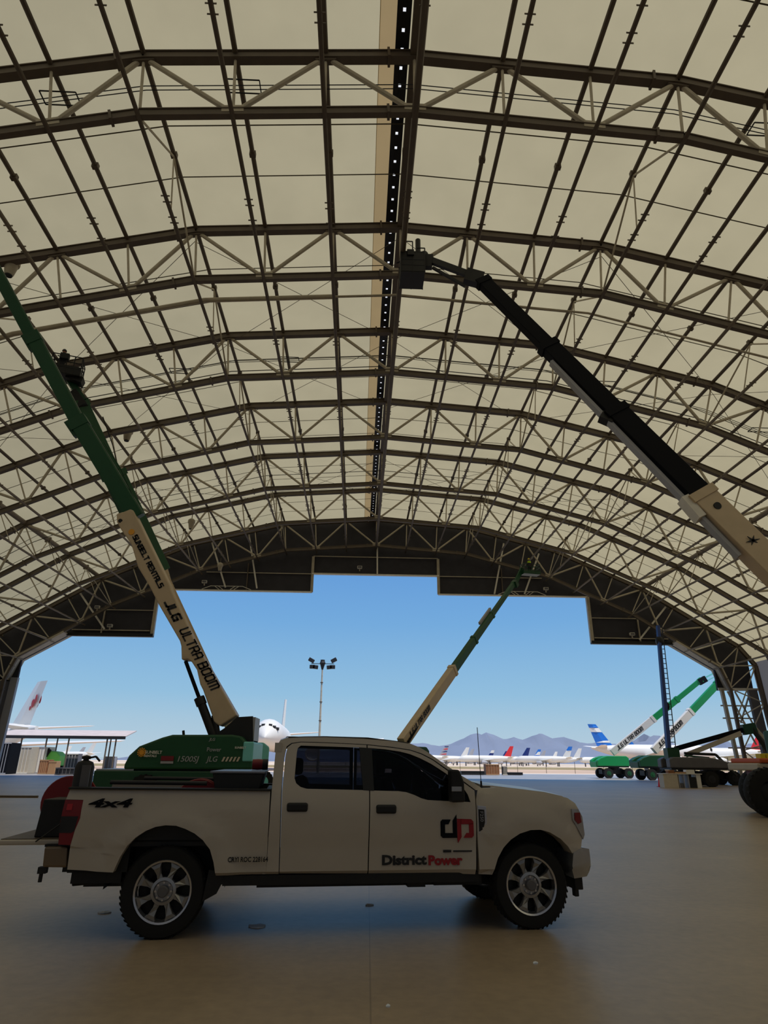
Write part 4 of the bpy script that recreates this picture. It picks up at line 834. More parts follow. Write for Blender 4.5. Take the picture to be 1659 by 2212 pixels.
# ---- B: dark boom from the right edge up to the ridge
Cb, Ct = at(1990, 1545, 19.5), at(1040, 606, 24.2)
lc = empty('boom_lift', (Cb.x, Cb.y, 0), 'dark boom lift reaching from the right edge to the black platform at the ridge', 'boom lift')
chassis(lc, Vector((0, 0, 0)), .2, 'navy', 4.4, flip=-1)
MB(lc.location).box((Cb.x - .5, Cb.y - .6, 1.4), (Cb.x + .6, Cb.y - .45, 3.3)).build('boom_upright', 'black', lc); MB(lc.location).box((Cb.x - .5, Cb.y + .45, 1.4), (Cb.x + .6, Cb.y + .6, 3.3)).build('boom_upright', 'black', lc)
u1, u2, u3 = onpx(Cb, Ct, 1500, 1070), onpx(Cb, Ct, 1320, 890), onpx(Cb, Ct, 1180, 745)
un = ((Cb - Ct).normalized()).cross(Vector((0, 1, 0))); un = un if un.z > 0 else -un
section(lc, rel(lc, Cb), rel(lc, u1), .62, 1.0, 'boom_cream', up=un); section(lc, rel(lc, u1), rel(lc, u2), .55, .92, 'navy', up=un); section(lc, rel(lc, u2), rel(lc, u3), .48, .80, 'navy', up=un); section(lc, rel(lc, u3), rel(lc, Ct), .4, .66, 'navy', up=un)
dB = (Ct - Cb).normalized(); MB(lc.location).beam(onpx(Cb, Ct, 1620, 1190) - un * .68, onpx(Cb, Ct, 1210, 775) - un * .50, .3, .14, un).build('power_track', 'grey_light', lc)
MB(lc.location).beam(u1 - un * .7 + dB * -.9, u1 - un * .62 + dB * .1, .5, .3, un).build('track_bracket', 'steel_light', lc); MB(lc.location).tube(u1 - dB * .8 + Vector((0, -.36, 0)), u1 - dB * .8 + Vector((0, -.30, 0)), .14, 16).build('pivot_pin', 'black', lc)
MB(lc.location).beam(u2 - un * .65, u2 - un * .40 - dB * .5, .4, .35, un).build('track_roller', 'black', lc)
# small bird-like emblem on the cream section
e0 = onpx(Cb, Ct, 1614, 1178) + Vector((0, -.335, 0)); em = MB(lc.location)
for a in (20, 75, 130, 200, 250, 320): em.beam(e0, e0 + Vector((.28 * math.cos(math.radians(a)), 0, .2 * math.sin(math.radians(a)))), .02, .09, (0, 0, 1), .02, .01)
em.build('emblem', 'text_black', lc)
jb0, jb1 = at(1022, 600, 24.2), at(930, 566, 24.3)
MB(lc.location).beam(jb0 + Vector((0, 0, .1)), jb1 + Vector((0, 0, .1)), .18, .34).beam(jb0 + Vector((-.4, 0, -.55)), jb1 + Vector((.1, 0, -.35)), .12, .12).build('jib', 'black', lc)
MB(lc.location).beam(at(1042, 606, 24.2), at(1005, 596, 24.2), .4, .75).build('jib_knuckle', 'black', lc); MB(lc.location).beam(jb1 + Vector((.1, 0, 0)), at(912, 566, 24.4), .3, .75).build('platform_rotator', 'black', lc)
pf = at(890, 606, 24.6); platform(lc, rel(lc, pf), 1.15, 1.2, 1.25, 0, 1.25, 'black')
qq = MB(lc.location)
for x0, x1 in ((-.55, .0), (.2, .6)): qq.path([pf + Vector((x0, -.5, 1.2)), pf + Vector((x0, -.5, 2.0 - .4 * (x0 > 0))), pf + Vector((x1, -.5, 2.0 - .4 * (x0 > 0))), pf + Vector((x1, -.5, 1.2))], .03)
qq.tube(pf + Vector((.3, -.2, .9)), pf + Vector((.3, -.2, 2.4)), .13, 12).blob(pf + Vector((.62, -.1, 1.5)), .22, .2, .28).build('platform_gear', 'black', lc)
person(pf + Vector((-.25, .1, .09)), 'person in dark clothes standing in the black platform at the ridge', 1.2, 'cloth_dark', 'dark')
# ---- C: centre lift seen beyond the truck roof
D0, D1 = at(868, 1606, 46), at(1110, 1260, 64)
ld = empty('boom_lift', (D0.x, D0.y, 0), 'cream and green boom lift rising beyond the truck roof to the door wall', 'boom lift')
chassis(ld, Vector((0, 0, 0)), .9, 'green', 4.4)
v1, v2, v3 = onpx(D0, D1, 975, 1443), onpx(D0, D1, 1022, 1378), onpx(D0, D1, 1062, 1325)
section(ld, rel(ld, D0), rel(ld, v1), .55, .78, 'boom_cream'); section(ld, rel(ld, v1), rel(ld, v2), .45, .66, 'green'); section(ld, rel(ld, v2), rel(ld, v3), .4, .56, 'green'); section(ld, rel(ld, v3), rel(ld, D1), .34, .46, 'green')
MB(ld.location).tube(at(882, 1603, 46), at(900, 1572, 47.2), .09, 8).build('lift_cylinder', 'navy', ld); MB(ld.location).beam(onpx(D0, D1, 1035, 1350) + Vector((-.3, 0, .35)), onpx(D0, D1, 1058, 1318) + Vector((-.3, 0, .35)), .2, .25).build('power_track', 'grey_light', ld)
dd = (v1 - D0).normalized(); sideN = dd.cross(Vector((0, 0, 1))).normalized(); sideN = sideN if sideN.y < 0 else -sideN; a = onpx(D0, D1, 877, 1592) + sideN * .3
strokes('JLG ULTRA BOOM', 'lettering', 'text_black', ld, rel(ld, a - dd.cross(sideN) * 0 - Vector((0, 0, .1))), dd, (0, 0, 1), .32, .06, 3.6, .2)
w0, w1 = at(1112, 1262, 64), at(1128, 1228, 64.5); MB(ld.location).beam(w0, w1, .25, .4).build('jib', 'green', ld); MB(ld.location).beam(w0 - dd * .2, w0 + dd * .5, .5, .7).build('jib_knuckle', 'green_dark', ld)
pd = at(1146, 1242, 64.5); platform(ld, rel(ld, pd), 1.9, .9, 1.1, .2, .3, 'green_dark'); person(pd + Vector((-.05, 0, .09)), 'person in a yellow vest and helmet on the platform by the door wall', 0, 'hivis', 'yellow')
# ---- D1, D2: two lifts standing outside
def outside(P0, P1, mid, lab, yawc, hood, mids=None, base=None, wr=.6, hb='green'):
    l = empty('boom_lift', (P0.x, P0.y, 0), lab, 'boom lift'); chassis(l, Vector((0, 0, 0)), yawc, hood, 4.4, hub=hb, wr=wr)
    m_ = onpx(P0, P1, *mid); m2 = m_ + (P1 - m_) * .5
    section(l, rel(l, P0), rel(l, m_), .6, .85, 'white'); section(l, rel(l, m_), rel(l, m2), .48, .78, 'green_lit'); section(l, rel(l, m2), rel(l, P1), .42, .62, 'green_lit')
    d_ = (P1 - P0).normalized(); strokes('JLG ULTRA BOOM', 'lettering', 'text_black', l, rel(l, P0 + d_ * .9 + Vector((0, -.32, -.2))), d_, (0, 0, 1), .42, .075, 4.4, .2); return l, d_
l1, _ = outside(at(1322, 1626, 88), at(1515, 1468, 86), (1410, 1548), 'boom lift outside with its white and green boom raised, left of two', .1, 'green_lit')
MB(l1.location).beam(at(1515, 1468, 86), at(1552, 1449, 86), .12, .2).beam(at(1516, 1476, 86), at(1552, 1458, 86), .1, .12).build('jib', 'teal', l1); MB(l1.location).beam(at(1510, 1474, 86), at(1524, 1466, 86), .5, .8).build('jib_knuckle', 'navy', l1)
l2, _ = outside(at(1412, 1622, 79), at(1606, 1418, 80), (1492, 1535), 'boom lift outside with its white and green boom raised, right of two', .15, 'green_dark')
# ---- E: dark machine with a near-vertical blue mast
le = empty('boom_lift', (at(1447, 1640, 57).x, 57, 0), 'dark lift with a near vertical blue mast and grey engine hood near the door', 'boom lift')
chassis(le, Vector((1.3, 0, 0)), 0, 'grey', 5.0, flip=-1, hub='dark', hoodh=.85)
E0, E1 = at(1446, 1640, 57.5), at(1421, 1352, 60)
MB(le.location).beam(E0, E1, .34, .42, (0, 1, 0), .26, .34).build('mast', 'blue', le)
ldm = MB(le.location)
for i in range(26):
    t = i / 26; p = E0 + (E1 - E0) * t; ldm.beam(p + Vector((.2, -.1, 0)), p + Vector((.62 - .25 * t, -.1, 0)), .06, .06)
    ldm.beam(p + Vector((.62 - .25 * t, -.1, 0)), E0 + (E1 - E0) * (t + 1 / 26) + Vector((.62 - .25 * (t + 1 / 26), -.1, 0)), .06, .06, (0, 1, 0))
ldm.build('cable_ladder', 'dark', le)
MB(le.location).blob(at(1425, 1385, 59.8), .4, .4, .5).blob(at(1439, 1525, 58.6), .3, .3, .4).build('hose_bracket', 'black', le); MB(le.location).box(at(1440, 1640, 56.9) + Vector((0, -.4, 0)), at(1462, 1616, 56.9) + Vector((0, .4, 0))).build('mast_base', 'green_dark', le)
# ---- F: folded lift with jib lowered at the right
F0, F1 = at(1466, 1624, 62), at(1618, 1577, 60)
lf = empty('boom_lift', (F0.x + 2.0, 62, 0), 'folded boom lift with blue and white boom held low toward the right door post', 'boom lift')
chassis(lf, Vector((.8, 0, 0)), 0, 'dark', 4.6, flip=-1, hub='dark', hoodh=.5)
MB(lf.location).beam(F0 + Vector((-.3, 0, .25)), F1 + Vector((0, 0, .15)), .5, .42).build('boom_section', 'navy', lf); MB(lf.location).beam(F0 + Vector((.6, 0, -.3)), F1 + Vector((-.8, 0, -.28)), .55, .42).build('boom_section', 'offwhite', lf)
MB(lf.location).beam(F1 + Vector((-.6, 0, 0)), F1 + Vector((.6, 0, .2)), .5, .9).build('boom_knuckle', 'green_dark', lf)
MB(lf.location).beam(at(1622, 1570, 60), at(1672, 1640, 59), .3, .34).build('jib', 'black', lf); MB(lf.location).beam(at(1632, 1572, 60), at(1680, 1628, 59), .1, .22).build('jib', 'offwhite', lf)
MB(lf.location).path([at(1478, 1627, 61.5), at(1546, 1630, 61), at(1592, 1676, 60)], .13).build('lower_arm', 'black', lf); MB(lf.location).beam(at(1478, 1632, 61.5), at(1532, 1637, 61), .2, .14).build('cylinder', 'green_dark', lf)
pfb = ground(1585, 1697); MB(lf.location).box((pfb.x - .9, 56, .25), (pfb.x + .2, 57.5, .4)).box((pfb.x - .3, 56, .25), (pfb.x + .25, 56.5, 1.4)).build('platform', 'black', lf)
# ---- G: telehandler cut by the right edge
g0 = ground(1652, 1767); lg = empty('telehandler', (g0.x + 1.6, g0.y, 0), 'telehandler with huge black tyre and orange deck, cut by the right edge', 'telehandler')
for dx, dy in ((-1.15, .25), (.08, 2.7), (2.6, .25), (2.9, 2.7)):
    cc = Vector((dx, dy, .8)); w_ = MB().lathe([(.38, -.22), (.62, -.25), (.78, -.2), (.81, -.1), (.81, .1), (.78, .2), (.62, .25), (.38, .22), (.38, -.22)], cc, 'y', 40)
    for i in range(24):
        a = 2 * PI * i / 24; rd = Vector((math.cos(a), 0, math.sin(a))); w_.beam(cc + rd * .80 + Vector((0, -.22, 0)), cc + rd * .80 + Vector((.03, .0, .03)), .07, .05, rd)
    wo = w_.build('wheel', 'rubber', lg, smooth=35); MB().lathe([(.40, -.1), (.40, .1), (.15, .12), (0, .12)], cc, 'y', 24).lathe([(0, -.16), (.2, -.15), (.38, -.1)], cc, 'y', 24).build('wheel_hub', 'black', wo, smooth=35)
MB().box((-1.15, .55, 1.52), (3.4, 2.6, 1.78)).build('deck', 'offwhite', lg, bevel=.05); MB().box((-1.05, .5, 1.78), (3.3, 2.5, 1.95)).build('deck_cover', 'orange', lg, bevel=.05)
MB().box((-.6, .9, .85), (3.2, 2.3, 1.52)).build('chassis_frame', 'red_dark', lg); MB().box((.4, 1.2, 1.93), (2.0, 2.4, 3.0)).build('cab', 'green', lg, bevel=.1); MB().box((-.72, .6, 1.95), (-.42, .9, 2.12)).box((-.95, .6, 1.95), (-.76, .9, 2.10)).build('yellow_box', 'yellow', lg)
# ================================================================== beyond the door
LIV = dict(white='white', navy=mat('tail_navy', (24, 44, 110), .4), red=mat('tail_red', (214, 40, 44), .4), sky=mat('tail_sky', (30, 110, 200), .4), grey='grey_light', teal='teal')
for k, v in list(LIV.items()):
    if not isinstance(v, str): M['tail_' + k] = v; LIV[k] = 'tail_' + k
def airliner(loc, heading, lab, L=38, R=2.0, fin=6.2, span=34, tail='white', group=None, z=None, detail=True, band=None, engines=2):
    r = empty('airliner', (loc[0], loc[1], 0), lab, 'airplane', group, rz=heading); zc = z or (R * 1.9 + .4)
    h = L / 2
    prof_ = [(0.02, h), (R * .35, h - .02 * L), (R * .68, h - .05 * L), (R * .9, h - .09 * L), (R, h - .14 * L), (R, -h + .34 * L), (R * .9, -h + .25 * L), (R * .62, -h + .13 * L), (R * .3, -h + .04 * L), (R * .12, -h)]
    f = MB(); n = 20; vs = []
    for rr, x in prof_:
        dz = (R - rr) * (.55 if x < 0 else -.25)
        for i in range(n): a = 2 * PI * i / n; vs.append((x, rr * math.cos(a), zc + dz + rr * math.sin(a)))
    f.add(vs, [(j * n + i, j * n + (i + 1) % n, (j + 1) * n + (i + 1) % n, (j + 1) * n + i) for j in range(len(prof_) - 1) for i in range(n)] + [tuple(range(n)), tuple(range((len(prof_) - 1) * n, len(prof_) * n))])
    f.build('fuselage', 'white', r, smooth=60)
    def wing(x0, c0, x1, c1, y1, z0, z1, th, nm, m, y0=0.0):
        a = MB(); v = []
        for y, x, c, z_, t in ((y0, x0, c0, z0, th), (y1, x1, c1, z1, th * .35)):
            v += [(x, y, z_), (x - c * .3, y, z_ + t / 2), (x - c, y, z_), (x - c * .3, y, z_ - t / 2)]
        a.add(v, [(0, 1, 2, 3), (7, 6, 5, 4), (0, 4, 5, 1), (1, 5, 6, 2), (2, 6, 7, 3), (3, 7, 4, 0)]); return a.build(nm, m, r)
    for s in (-1, 1):
        wing(.10 * L, .19 * L, -.13 * L, .05 * L, s * span / 2, zc - R * .55, zc + R * .1, R * .4, 'wing', 'white', 0)
        wing(-h + .13 * L, .10 * L, -h + .05 * L, .045 * L, s * span * .19, zc + R * .5, zc + R * .8, R * .2, 'tailplane', 'white', 0)
        for e in range(engines // 2):
            y = s * span * (.17 + .15 * e); x = .07 * L - .07 * L * e
            MB().lathe([(R * .3, -R * .9), (R * .5, -R * .4), (R * .55, R * .6), (R * .48, R * .9), (R * .42, R * .7), (0, R * .6)], (x, y, zc - R * 1.05), 'x', 16).build('engine', 'white' if detail else 'grey_light', r, smooth=50)
    fz = zc + R * .85; fx = -h + .17 * L
    def finp(t0, t1, nm, m, th=1.0):
        a = MB(); P_ = lambda t: ((fx - .115 * L * t - .0 * L, fx - .125 * L - .055 * L * t), fz + fin * t)
        (a0, b0), z0 = P_(t0); (a1, b1), z1 = P_(t1); w0, w1 = .16 * R * th, .1 * R * th
        a.add([(a0, 0, z0), ((a0 + b0) / 2, w0, z0), (b0, 0, z0), ((a0 + b0) / 2, -w0, z0), (a1, 0, z1), ((a1 + b1) / 2, w1, z1), (b1, 0, z1), ((a1 + b1) / 2, -w1, z1)], [(0, 1, 2, 3), (7, 6, 5, 4), (0, 4, 5, 1), (1, 5, 6, 2), (2, 6, 7, 3), (3, 7, 4, 0)])
        return a.build(nm, m, r)
    finp(-.12, 1, 'tail_fin', LIV[tail])
    if band: 
        for t0, t1, m_ in band: finp(t0, t1, 'tail_band', LIV[m_], 1.25)
    if not detail:
        g = MB()
        for x, y in ((.36 * L, 0), (-.04 * L, .09 * span), (-.04 * L, -.09 * span)): g.box((x - .3, y - .3, 0), (x + .3, y + .3, zc - R * .6))
        g.build('landing_gear', 'grey', r)
    if detail:
        g = MB()
        for x, y in ((.36 * L, 0), (-.04 * L, .09 * span), (-.04 * L, -.09 * span)): g.tube((x, y, .5), (x, y, zc - R * .5), .12, 8); g.tube((x, y - .3, .55), (x, y + .3, .55), .55, 14)
        g.build('landing_gear', 'grey', r)
        c = MB()
        for s in (-1, 1):
            for (dx, yy, zz) in ((.050, .22, .56), (.052, .46, .46), (.060, .66, .36)): c.beam((h - dx * L + .1, s * (R * (yy - .10)), zc + R * (zz - .03)), (h - dx * L - .05, s * (R * (yy + .10)), zc + R * (zz - .05)), .5, .5)
        c.build('cockpit_window', 'dark', r)
    return r
p = at(78, 1578, 118); h1 = PI - .72; a1 = airliner((p.x + 30 * math.cos(h1), p.y + 30 * math.sin(h1)), h1, 'white airliner with a red emblem on its tail, behind the canopy at far left', 60, 2.7, 7.0, 56, z=5.4)
fm = MB()      # red emblem, on both faces of the fin
for s in (-1, 1):
    for u, v_, ru, rv in ((0, 0, .62, .75), (-.4, .75, .4, .8), (.25, -.8, .3, .4)): fm.blob((-30 + .17 * 60 - 7.6 - v_ * .7 + u, s * .38, 10.9 + v_), ru, .06, rv, 10, 6)
fm.build('tail_emblem', 'red', a1)
n0 = at(572, 1590, 125); t0_ = at(613, 1590, 178); hd_ = math.atan2(n0.y - t0_.y, n0.x - t0_.x)
a2 = airliner(((n0.x + t0_.x) / 2, (n0.y + t0_.y) / 2), hd_, 'white wide airliner facing the hangar, its round nose behind the cab roof', 53, 3.0, 8.0, 50, z=6.5)
p = at(1272, 1612, 190); a3 = airliner((p.x + 18, 188), .06, 'white airliner with a blue tail seen through the right of the door', 37, 1.95, 5.6, 34, tail="sky", band=[(.62, .82, 'white'), (.84, .9, 'sky'), (.12, .22, 'white')], z=5.0)
p = at(1369, 1606, 300); airliner((p.x + 15, 300), 0, 'farther airliner whose small blue tail shows above a white fuselage', 35, 1.9, 5.5, 34, tail='sky', detail=False)
p = at(1642, 1618, 215); airliner((p.x - 14, 216), PI, 'airliner with a red tail seen through the right door post', 34, 1.95, 5.5, 34, tail='red', z=5.0)
GR = 'stored airliners in rows far beyond the fence'
rows = [(962, 'grey', [(.1, .2, 'red'), (.35, .45, 'navy'), (.6, .7, 'red'), (.85, .93, 'navy')], 'with a striped tail'), (1008, 'white', None, 'with an all white tail, right of the striped one'), (1024, 'grey', None, 'with a pale grey tail left of the truck antenna'),
        (1063, 'navy', [(.6, .98, 'white')], 'with a navy and white tail, right of the truck antenna'), (1093, 'navy', None, 'with a navy tail left of the red one'), (1104, 'red', None, 'with the only all red tail'), (1138, 'navy', None, 'with a navy tail right of the red one'), (1164, 'sky', [(.3, .7, 'white')], 'with a sky blue and white tail'),
        (1176, 'grey', None, 'with a pale tail below the second peak'), (1204, 'white', None, 'with a white tail left of the blue tailed jet'), (1228, 'white', [(.6, 1, 'sky')], 'with a blue tipped tail'), (1250, 'white', None, 'with a white tail nearest the blue tailed jet'), (1576, 'white', [(.5, .9, 'red')], 'with a red and white tail by the right door post'),
        (140, 'white', None, 'under the left canopy, first from the left'), (172, 'grey', None, 'under the left canopy, second from the left'), (205, 'white', None, 'under the left canopy, third from the left'), (1345, 'white', None, 'between the two raised booms'), (1480, 'grey', None, 'above the dark lift')]
random.seed(11)
proto = {}
for i, (px, tc_, bd, lb_) in enumerate(rows):
    Y = 400 + (i % 5) * 42; p = at(px, 1645, Y); hdg = PI + random.uniform(-.35, .35)
    airliner((p.x - 15, Y), hdg, 'distant stored airliner ' + lb_, 34, 1.9, 5.6, 32, tail=tc_, group=GR, detail=False, band=bd)
# mountains
RID = [(300, 1632), (420, 1626), (560, 1620), (700, 1622), (820, 1612), (880, 1606), (913, 1605), (946, 1612), (974, 1607), (1002, 1595), (1016, 1587), (1030, 1584), (1040, 1587), (1050, 1582), (1066, 1587), (1079, 1593), (1093, 1598), (1110, 1592), (1129, 1598), (1149, 1590), (1171, 1585), (1193, 1595), (1218, 1592), (1235, 1598), (1247, 1603), (1269, 1606), (1300, 1603), (1330, 1607), (1355, 1606), (1371, 1599), (1391, 1585), (1410, 1594), (1430, 1606), (1470, 1612), (1505, 1612), (1532, 1603), (1546, 1598), (1568, 1610), (1600, 1612), (1640, 1603), (1680, 1600), (1740, 1622), (1900, 1628)]
YM = 4200; tops = [at(px, py, YM) for px, py in RID]; fine = []
random.seed(3)
for a, b in zip(tops, tops[1:]):
    n = max(2, int((b.x - a.x) / 25))
    for j in range(n):
        t = j / n; q = a + (b - a) * t; q.z += random.uniform(-1, 1) * 2.2 * (j > 0); fine.append(q)
rowsM = [(-900, 0.0), (-650, .18), (-420, .42), (-220, .68), (-80, .9), (0, 1), (300, .6), (900, 0)]
mm = MB(Vector((0, YM, 0))); n = len(fine); vs = []
for k, (dy, s) in enumerate(rowsM):
    for i, q in enumerate(fine):
        w_ = math.sin(i * .55 + k) * 30 + math.sin(i * .21 + 2 * k) * 45
        j = min(n - 1, max(0, i + int(math.sin(k * 1.7 + i * .13) * 3 * (s < 1))))
        vs.append((q.x * (1 + dy / YM * .2), YM + dy + w_ * (s < 1), max(-1, fine[j].z * s * (1 + .10 * math.sin(i * .9 + k * 2.3) * (s < 1)))))
mm.add(vs, [(k * n + i, k * n + i + 1, (k + 1) * n + i + 1, (k + 1) * n + i) for k in range(len(rowsM) - 1) for i in range(n - 1)])
mo = mm.build('mountain_range', mat('mountain_haze', (118, 128, 146), .95, 0, .06, .004), None, smooth=50); mo.location = (0, YM, 0)  # aerial haze is put into the rock colour
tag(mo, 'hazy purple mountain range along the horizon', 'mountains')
# light mast
b = at(697, 1430, 112); lm = empty('light_mast', (b.x, 112, 0), 'tall pole with a crossarm of floodlights beyond the truck roof', 'light pole'); z1 = b.z
MB().tube((0, 0, 0), (0, 0, z1 - 1.2), .22, 12, .12).build('pole', 'steel', lm, smooth=40); cl = MB()
for t in (.25, .45, .62, .8): cl.tube((0, 0, z1 * t), (0, 0, z1 * t + .15), .24, 12)
cl.build('pole_collar', 'steel_dark', lm)
MB().lathe([(.15, -1.3), (.35, -.6), (.5, -.2), (.35, .2), (.4, .35), (0, .4)], (0, 0, z1), 'z', 14).build('hub', 'dark', lm); MB().beam((-2.0, 0, z1 - .3), (2.0, 0, z1 - .3), .1, .1).build('crossarm', 'dark', lm)
for x, dz, tl in ((-1.75, -.85, 0), (1.75, -.85, 0), (-1.95, .25, .5), (1.95, .3, -.5), (-1.2, -.9, .1), (1.2, -.9, -.1)):
    MB().beam((x - .45, -.1, z1 + dz + tl * .5), (x + .45, -.1, z1 + dz - tl * .5), .5, .62).build('floodlight', 'dark', lm, bevel=.05)
# fence
fp = [at(x, 1660, 126) for x in range(-60, 1760, 62)]; fe = empty('chain_fence', (0, 126, 0), 'low wire fence along the far edge of the apron', 'fence')
for q in fp: MB().tube((q.x, 0, 0), (q.x, 0, 2.0), .045, 6).build('post', 'steel_dark', fe)
fr_ = MB()
for z in (.25, .8, 1.4, 1.95): fr_.tube((fp[0].x, 0, z), (fp[-1].x, 0, z), .012, 4)
fr_.build('wire', 'steel_dark', fe)
# canopy at the left
cy = empty('shade_canopy', (at(130, 1590, 88).x, 88, 0), 'long open shade canopy on thin posts outside at the left', 'canopy')
xa, xb = at(-30, 1590, 88).x, at(272, 1590, 88).x; zf = at(150, 1591, 88).z; cx_ = cy.location.x
rf = MB(); rf.add([(xa - cx_, 0, zf), (xb - cx_, 0, zf), (xb - cx_ - 1, 7, zf + .95), (xa - cx_, 7, zf + .95), (xa - cx_, 0, zf + .12), (xb - cx_, 0, zf + .12), (xb - cx_ - 1, 7, zf + 1.07), (xa - cx_, 7, zf + 1.07)], [(0, 3, 2, 1), (4, 5, 6, 7), (0, 1, 5, 4), (1, 2, 6, 5), (2, 3, 7, 6), (3, 0, 4, 7)]); rf.build('roof', mat('roof_pink', (200, 186, 178), .6, 0, .1, 1), cy)
MB().beam((xa - cx_, -.1, zf - .1), (xb - cx_, -.1, zf - .1), .2, .35).build('fascia', 'dark', cy)
for px in (-10, 46, 100, 148, 231, 250):
    x = at(px, 1600, 88).x - cx_; MB().tube((x, .1, 0), (x, .1, zf), .1, 8).build('post', 'steel_dark', cy)
for px in (125, 240):
    x = at(px, 1600, 95).x - cx_; MB().tube((x, 6.9, 0), (x, 6.9, zf + .9), .1, 8).build('post', 'steel_dark', cy)
MB().path([(at(20, 1, 88).x - cx_, 3, zf - .95), (at(176, 1, 88).x - cx_, 3, zf - .95), (at(195, 1, 88).x - cx_, 3, zf - 2.0)], .1).build('pipe_rail', 'grey', cy)
MB().beam((at(178, 1, 88).x - cx_, 1, zf - .2), (at(214, 1, 88).x - cx_, 1, zf - 2.2), .2, .35).build('diagonal_strut', 'grey', cy)
# crates, containers and plant on the left apron
def boxthing(name, x0, x1, y0px, Y, d, m, lab, cat, h=None, parts=()):
    a, b_ = at(x0, 1650, Y), at(x1, 1650, Y); z1_ = at((x0 + x1) / 2, y0px, Y).z if h is None else h
    r = empty(name, ((a.x + b_.x) / 2, Y, 0), lab, cat); wx = (b_.x - a.x) / 2
    MB().box((-wx, 0, 0.02), (wx, d, z1_)).build('body', m, r, bevel=.03)
    q = MB()
    for i in range(1, 5): q.box((-wx + 2 * wx * i / 5 - .03, -.04, .15), (-wx + 2 * wx * i / 5 + .03, 0, z1_ - .15))
    q.box((-wx, -.05, z1_ - .12), (wx, 0, z1_)).box((-wx, -.05, .02), (wx, 0, .14)); q.build('frame', parts[0] if parts else m, r)
    return r
boxthing('storage_container', 25, 62, 1613, 86, 3, 'offwhite', 'cream storage container at far left under the canopy', 'container', parts=('white',))
boxthing('storage_container', 63, 91, 1613, 88, 3, 'white', 'white storage container right of the cream one', 'container', parts=('grey_light',))
boxthing('plant_cabinet', -14, 16, 1604, 82, 2.5, 'navy', 'dark blue plant cabinet cut by the left edge', 'cabinet', parts=('grey_light',))
boxthing('wooden_crate', 85, 104, 1641, 84, 1.5, 'brown', 'brown crate right of the containers', 'crate', parts=('cardboard',))
boxthing('cardboard_box', 105, 122, 1644, 84, 1.2, 'cardboard', 'light cardboard box beside the brown crate', 'box')
boxthing('pallet_stack', 122, 162, 1658, 80, 1.5, 'dark', 'low dark pallet stack right of the cardboard box', 'pallets', parts=('grey',))
boxthing('equipment_rack', 134, 166, 1628, 96, 1.5, 'grey', 'grey rack of parts under the canopy', 'rack', parts=('white',))
boxthing('trestle_stand', 224, 246, 1634, 96, 1.0, 'grey_light', 'pale trestle stand at the right end of the canopy', 'stand', parts=('grey',))
r = empty('lime_loader', (at(112, 1630, 90).x, 90, 0), 'lime green wheeled loader with a black arm under the canopy', 'loader')
MB().prism([(-.6, .9), (1.5, .9), (1.5, 2.1), (1.0, 2.6), (0, 2.7), (-.6, 1.9)], -1, 1).build('hood', 'lime', r, bevel=.1); MB().box((-2.2, -.9, .7), (-.7, .9, 1.9)).build('cab', 'lime', r, bevel=.1)
MB().beam((-.9, -1.1, .9), (.1, -1.1, 2.9), .25, .5).beam((-1.4, -1.1, 2.5), (.1, -1.1, 2.9), .2, .3).build('arm', 'black', r)
for x in (-1.5, .9):
    for y in (-1, 1): MB().tube((x, y - .2, .5), (x, y + .2, .5), .5, 18).build('wheel', 'rubber', r)
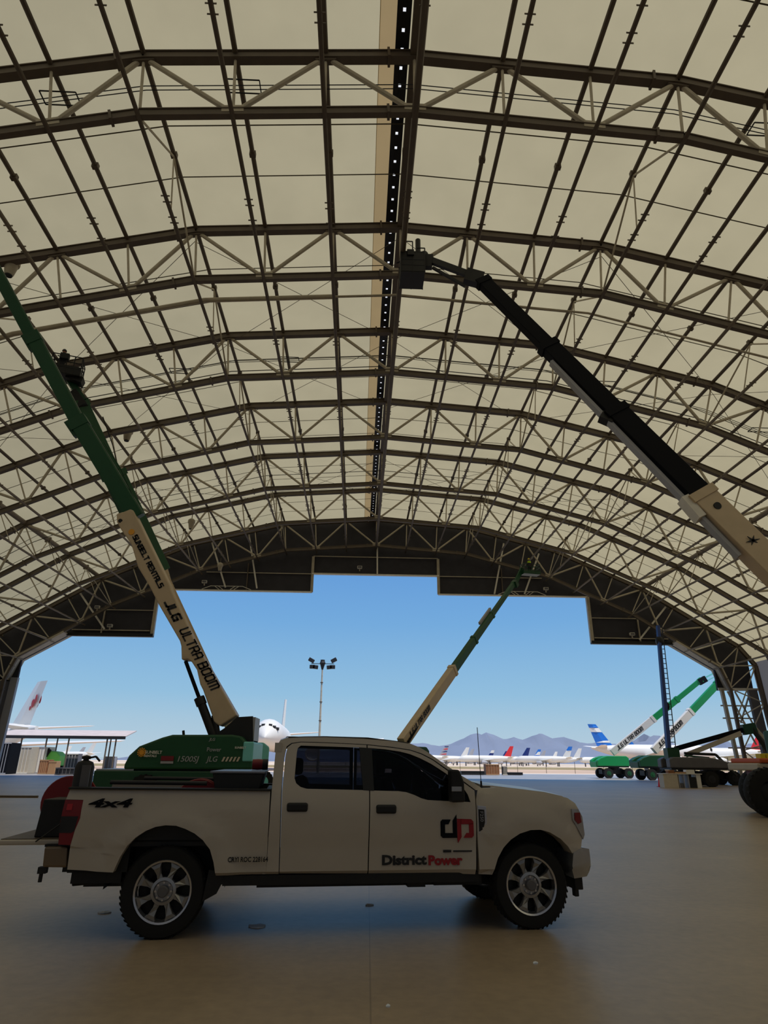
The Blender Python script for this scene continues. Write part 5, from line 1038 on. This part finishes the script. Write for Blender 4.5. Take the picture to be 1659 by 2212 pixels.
# crates beyond the hood
boxthing('wooden_crate', 1049, 1078, 1651, 104, 1.8, 'brown', 'brown crate on the apron right of the truck antenna', 'crate', parts=('cardboard',))
boxthing('waste_bin', 1085, 1095, 1655, 104, .8, 'dark', 'small black bin right of the brown crate', 'bin', parts=('offwhite',))
boxthing('pallet_stack', 996, 1046, 1667, 103, 1.5, 'dark', 'flat dark pallet stack left of the brown crate', 'pallets', h=.55); boxthing('pallet_stack', 1097, 1128, 1668, 104, 1.5, 'dark', 'flat dark pallet stack right of the black bin', 'pallets', h=.4)
# table with boxes, and cone
g = ground(1472, 1702); wt = empty('work_table', (g.x, g.y, 0), 'white-topped work table with white side cabinets near the dark lift', 'table'); sx = lambda px: at(px, 1700, g.y).x - g.x; hz_ = at(1472, 1671, g.y).z
MB().box((sx(1431), -.3, hz_ - .05), (sx(1517), .7, hz_)).build('tabletop', 'white', wt, bevel=.01); MB().box((sx(1433), -.25, 0), (sx(1464), .6, hz_ - .05)).build('cabinet', 'offwhite', wt, bevel=.01); MB().box((sx(1505), -.2, 0), (sx(1514), .6, hz_ - .05)).build('cabinet', 'white', wt)
for px in (1466, 1477, 1487): MB().box((sx(px), -.2, 0), (sx(px) + .05, .6, hz_ - .05)).build('leg', 'grey_light', wt)
def onT(name, x0, x1, h0, h1, m, lab, cat, y0=-.2, y1=.3, onfloor=False):
    zb = 0 if onfloor else hz_; o = MB().box((0, 0, .002), (sx(x1) - sx(x0), y1 - y0, h1)).build(name, m, None, bevel=.015); o.location = (g.x + sx(x0), g.y + y0, zb); tag(o, lab, cat)
onT('cardboard_box', 1460, 1484, 0, .12, 'cardboard', 'flat cardboard box lying on the work table', 'box'); onT('white_carton', 1485, 1503, 0, .28, 'white', 'white carton on the right of the work table', 'box'); onT('parts_bag', 1446, 1459, 0, .25, 'brown', 'brown lumpy parts bag on the left of the work table', 'bag')
onT('black_bin', 1489, 1504, 0, .80, 'black', 'black bin standing under the right of the work table', 'bin', -.15, .5, True); onT('grey_bucket', 1467, 1476, 0, .35, 'grey', 'low grey bucket under the work table', 'bucket', -.1, .3, True)
cg = ground(1426, 1700); cn = empty('traffic_cone', cg, 'red traffic cone standing left of the work table', 'traffic cone'); MB().lathe([(.16, .03), (.04, .66), (.02, .68), (0, .68)], (0, 0, 0), 'z', 18).build('cone', mat('cone_red', (230, 40, 60), .5), cn, smooth=40); MB().box((-.2, -.2, 0), (.2, .2, .035)).build('base', 'red', cn)
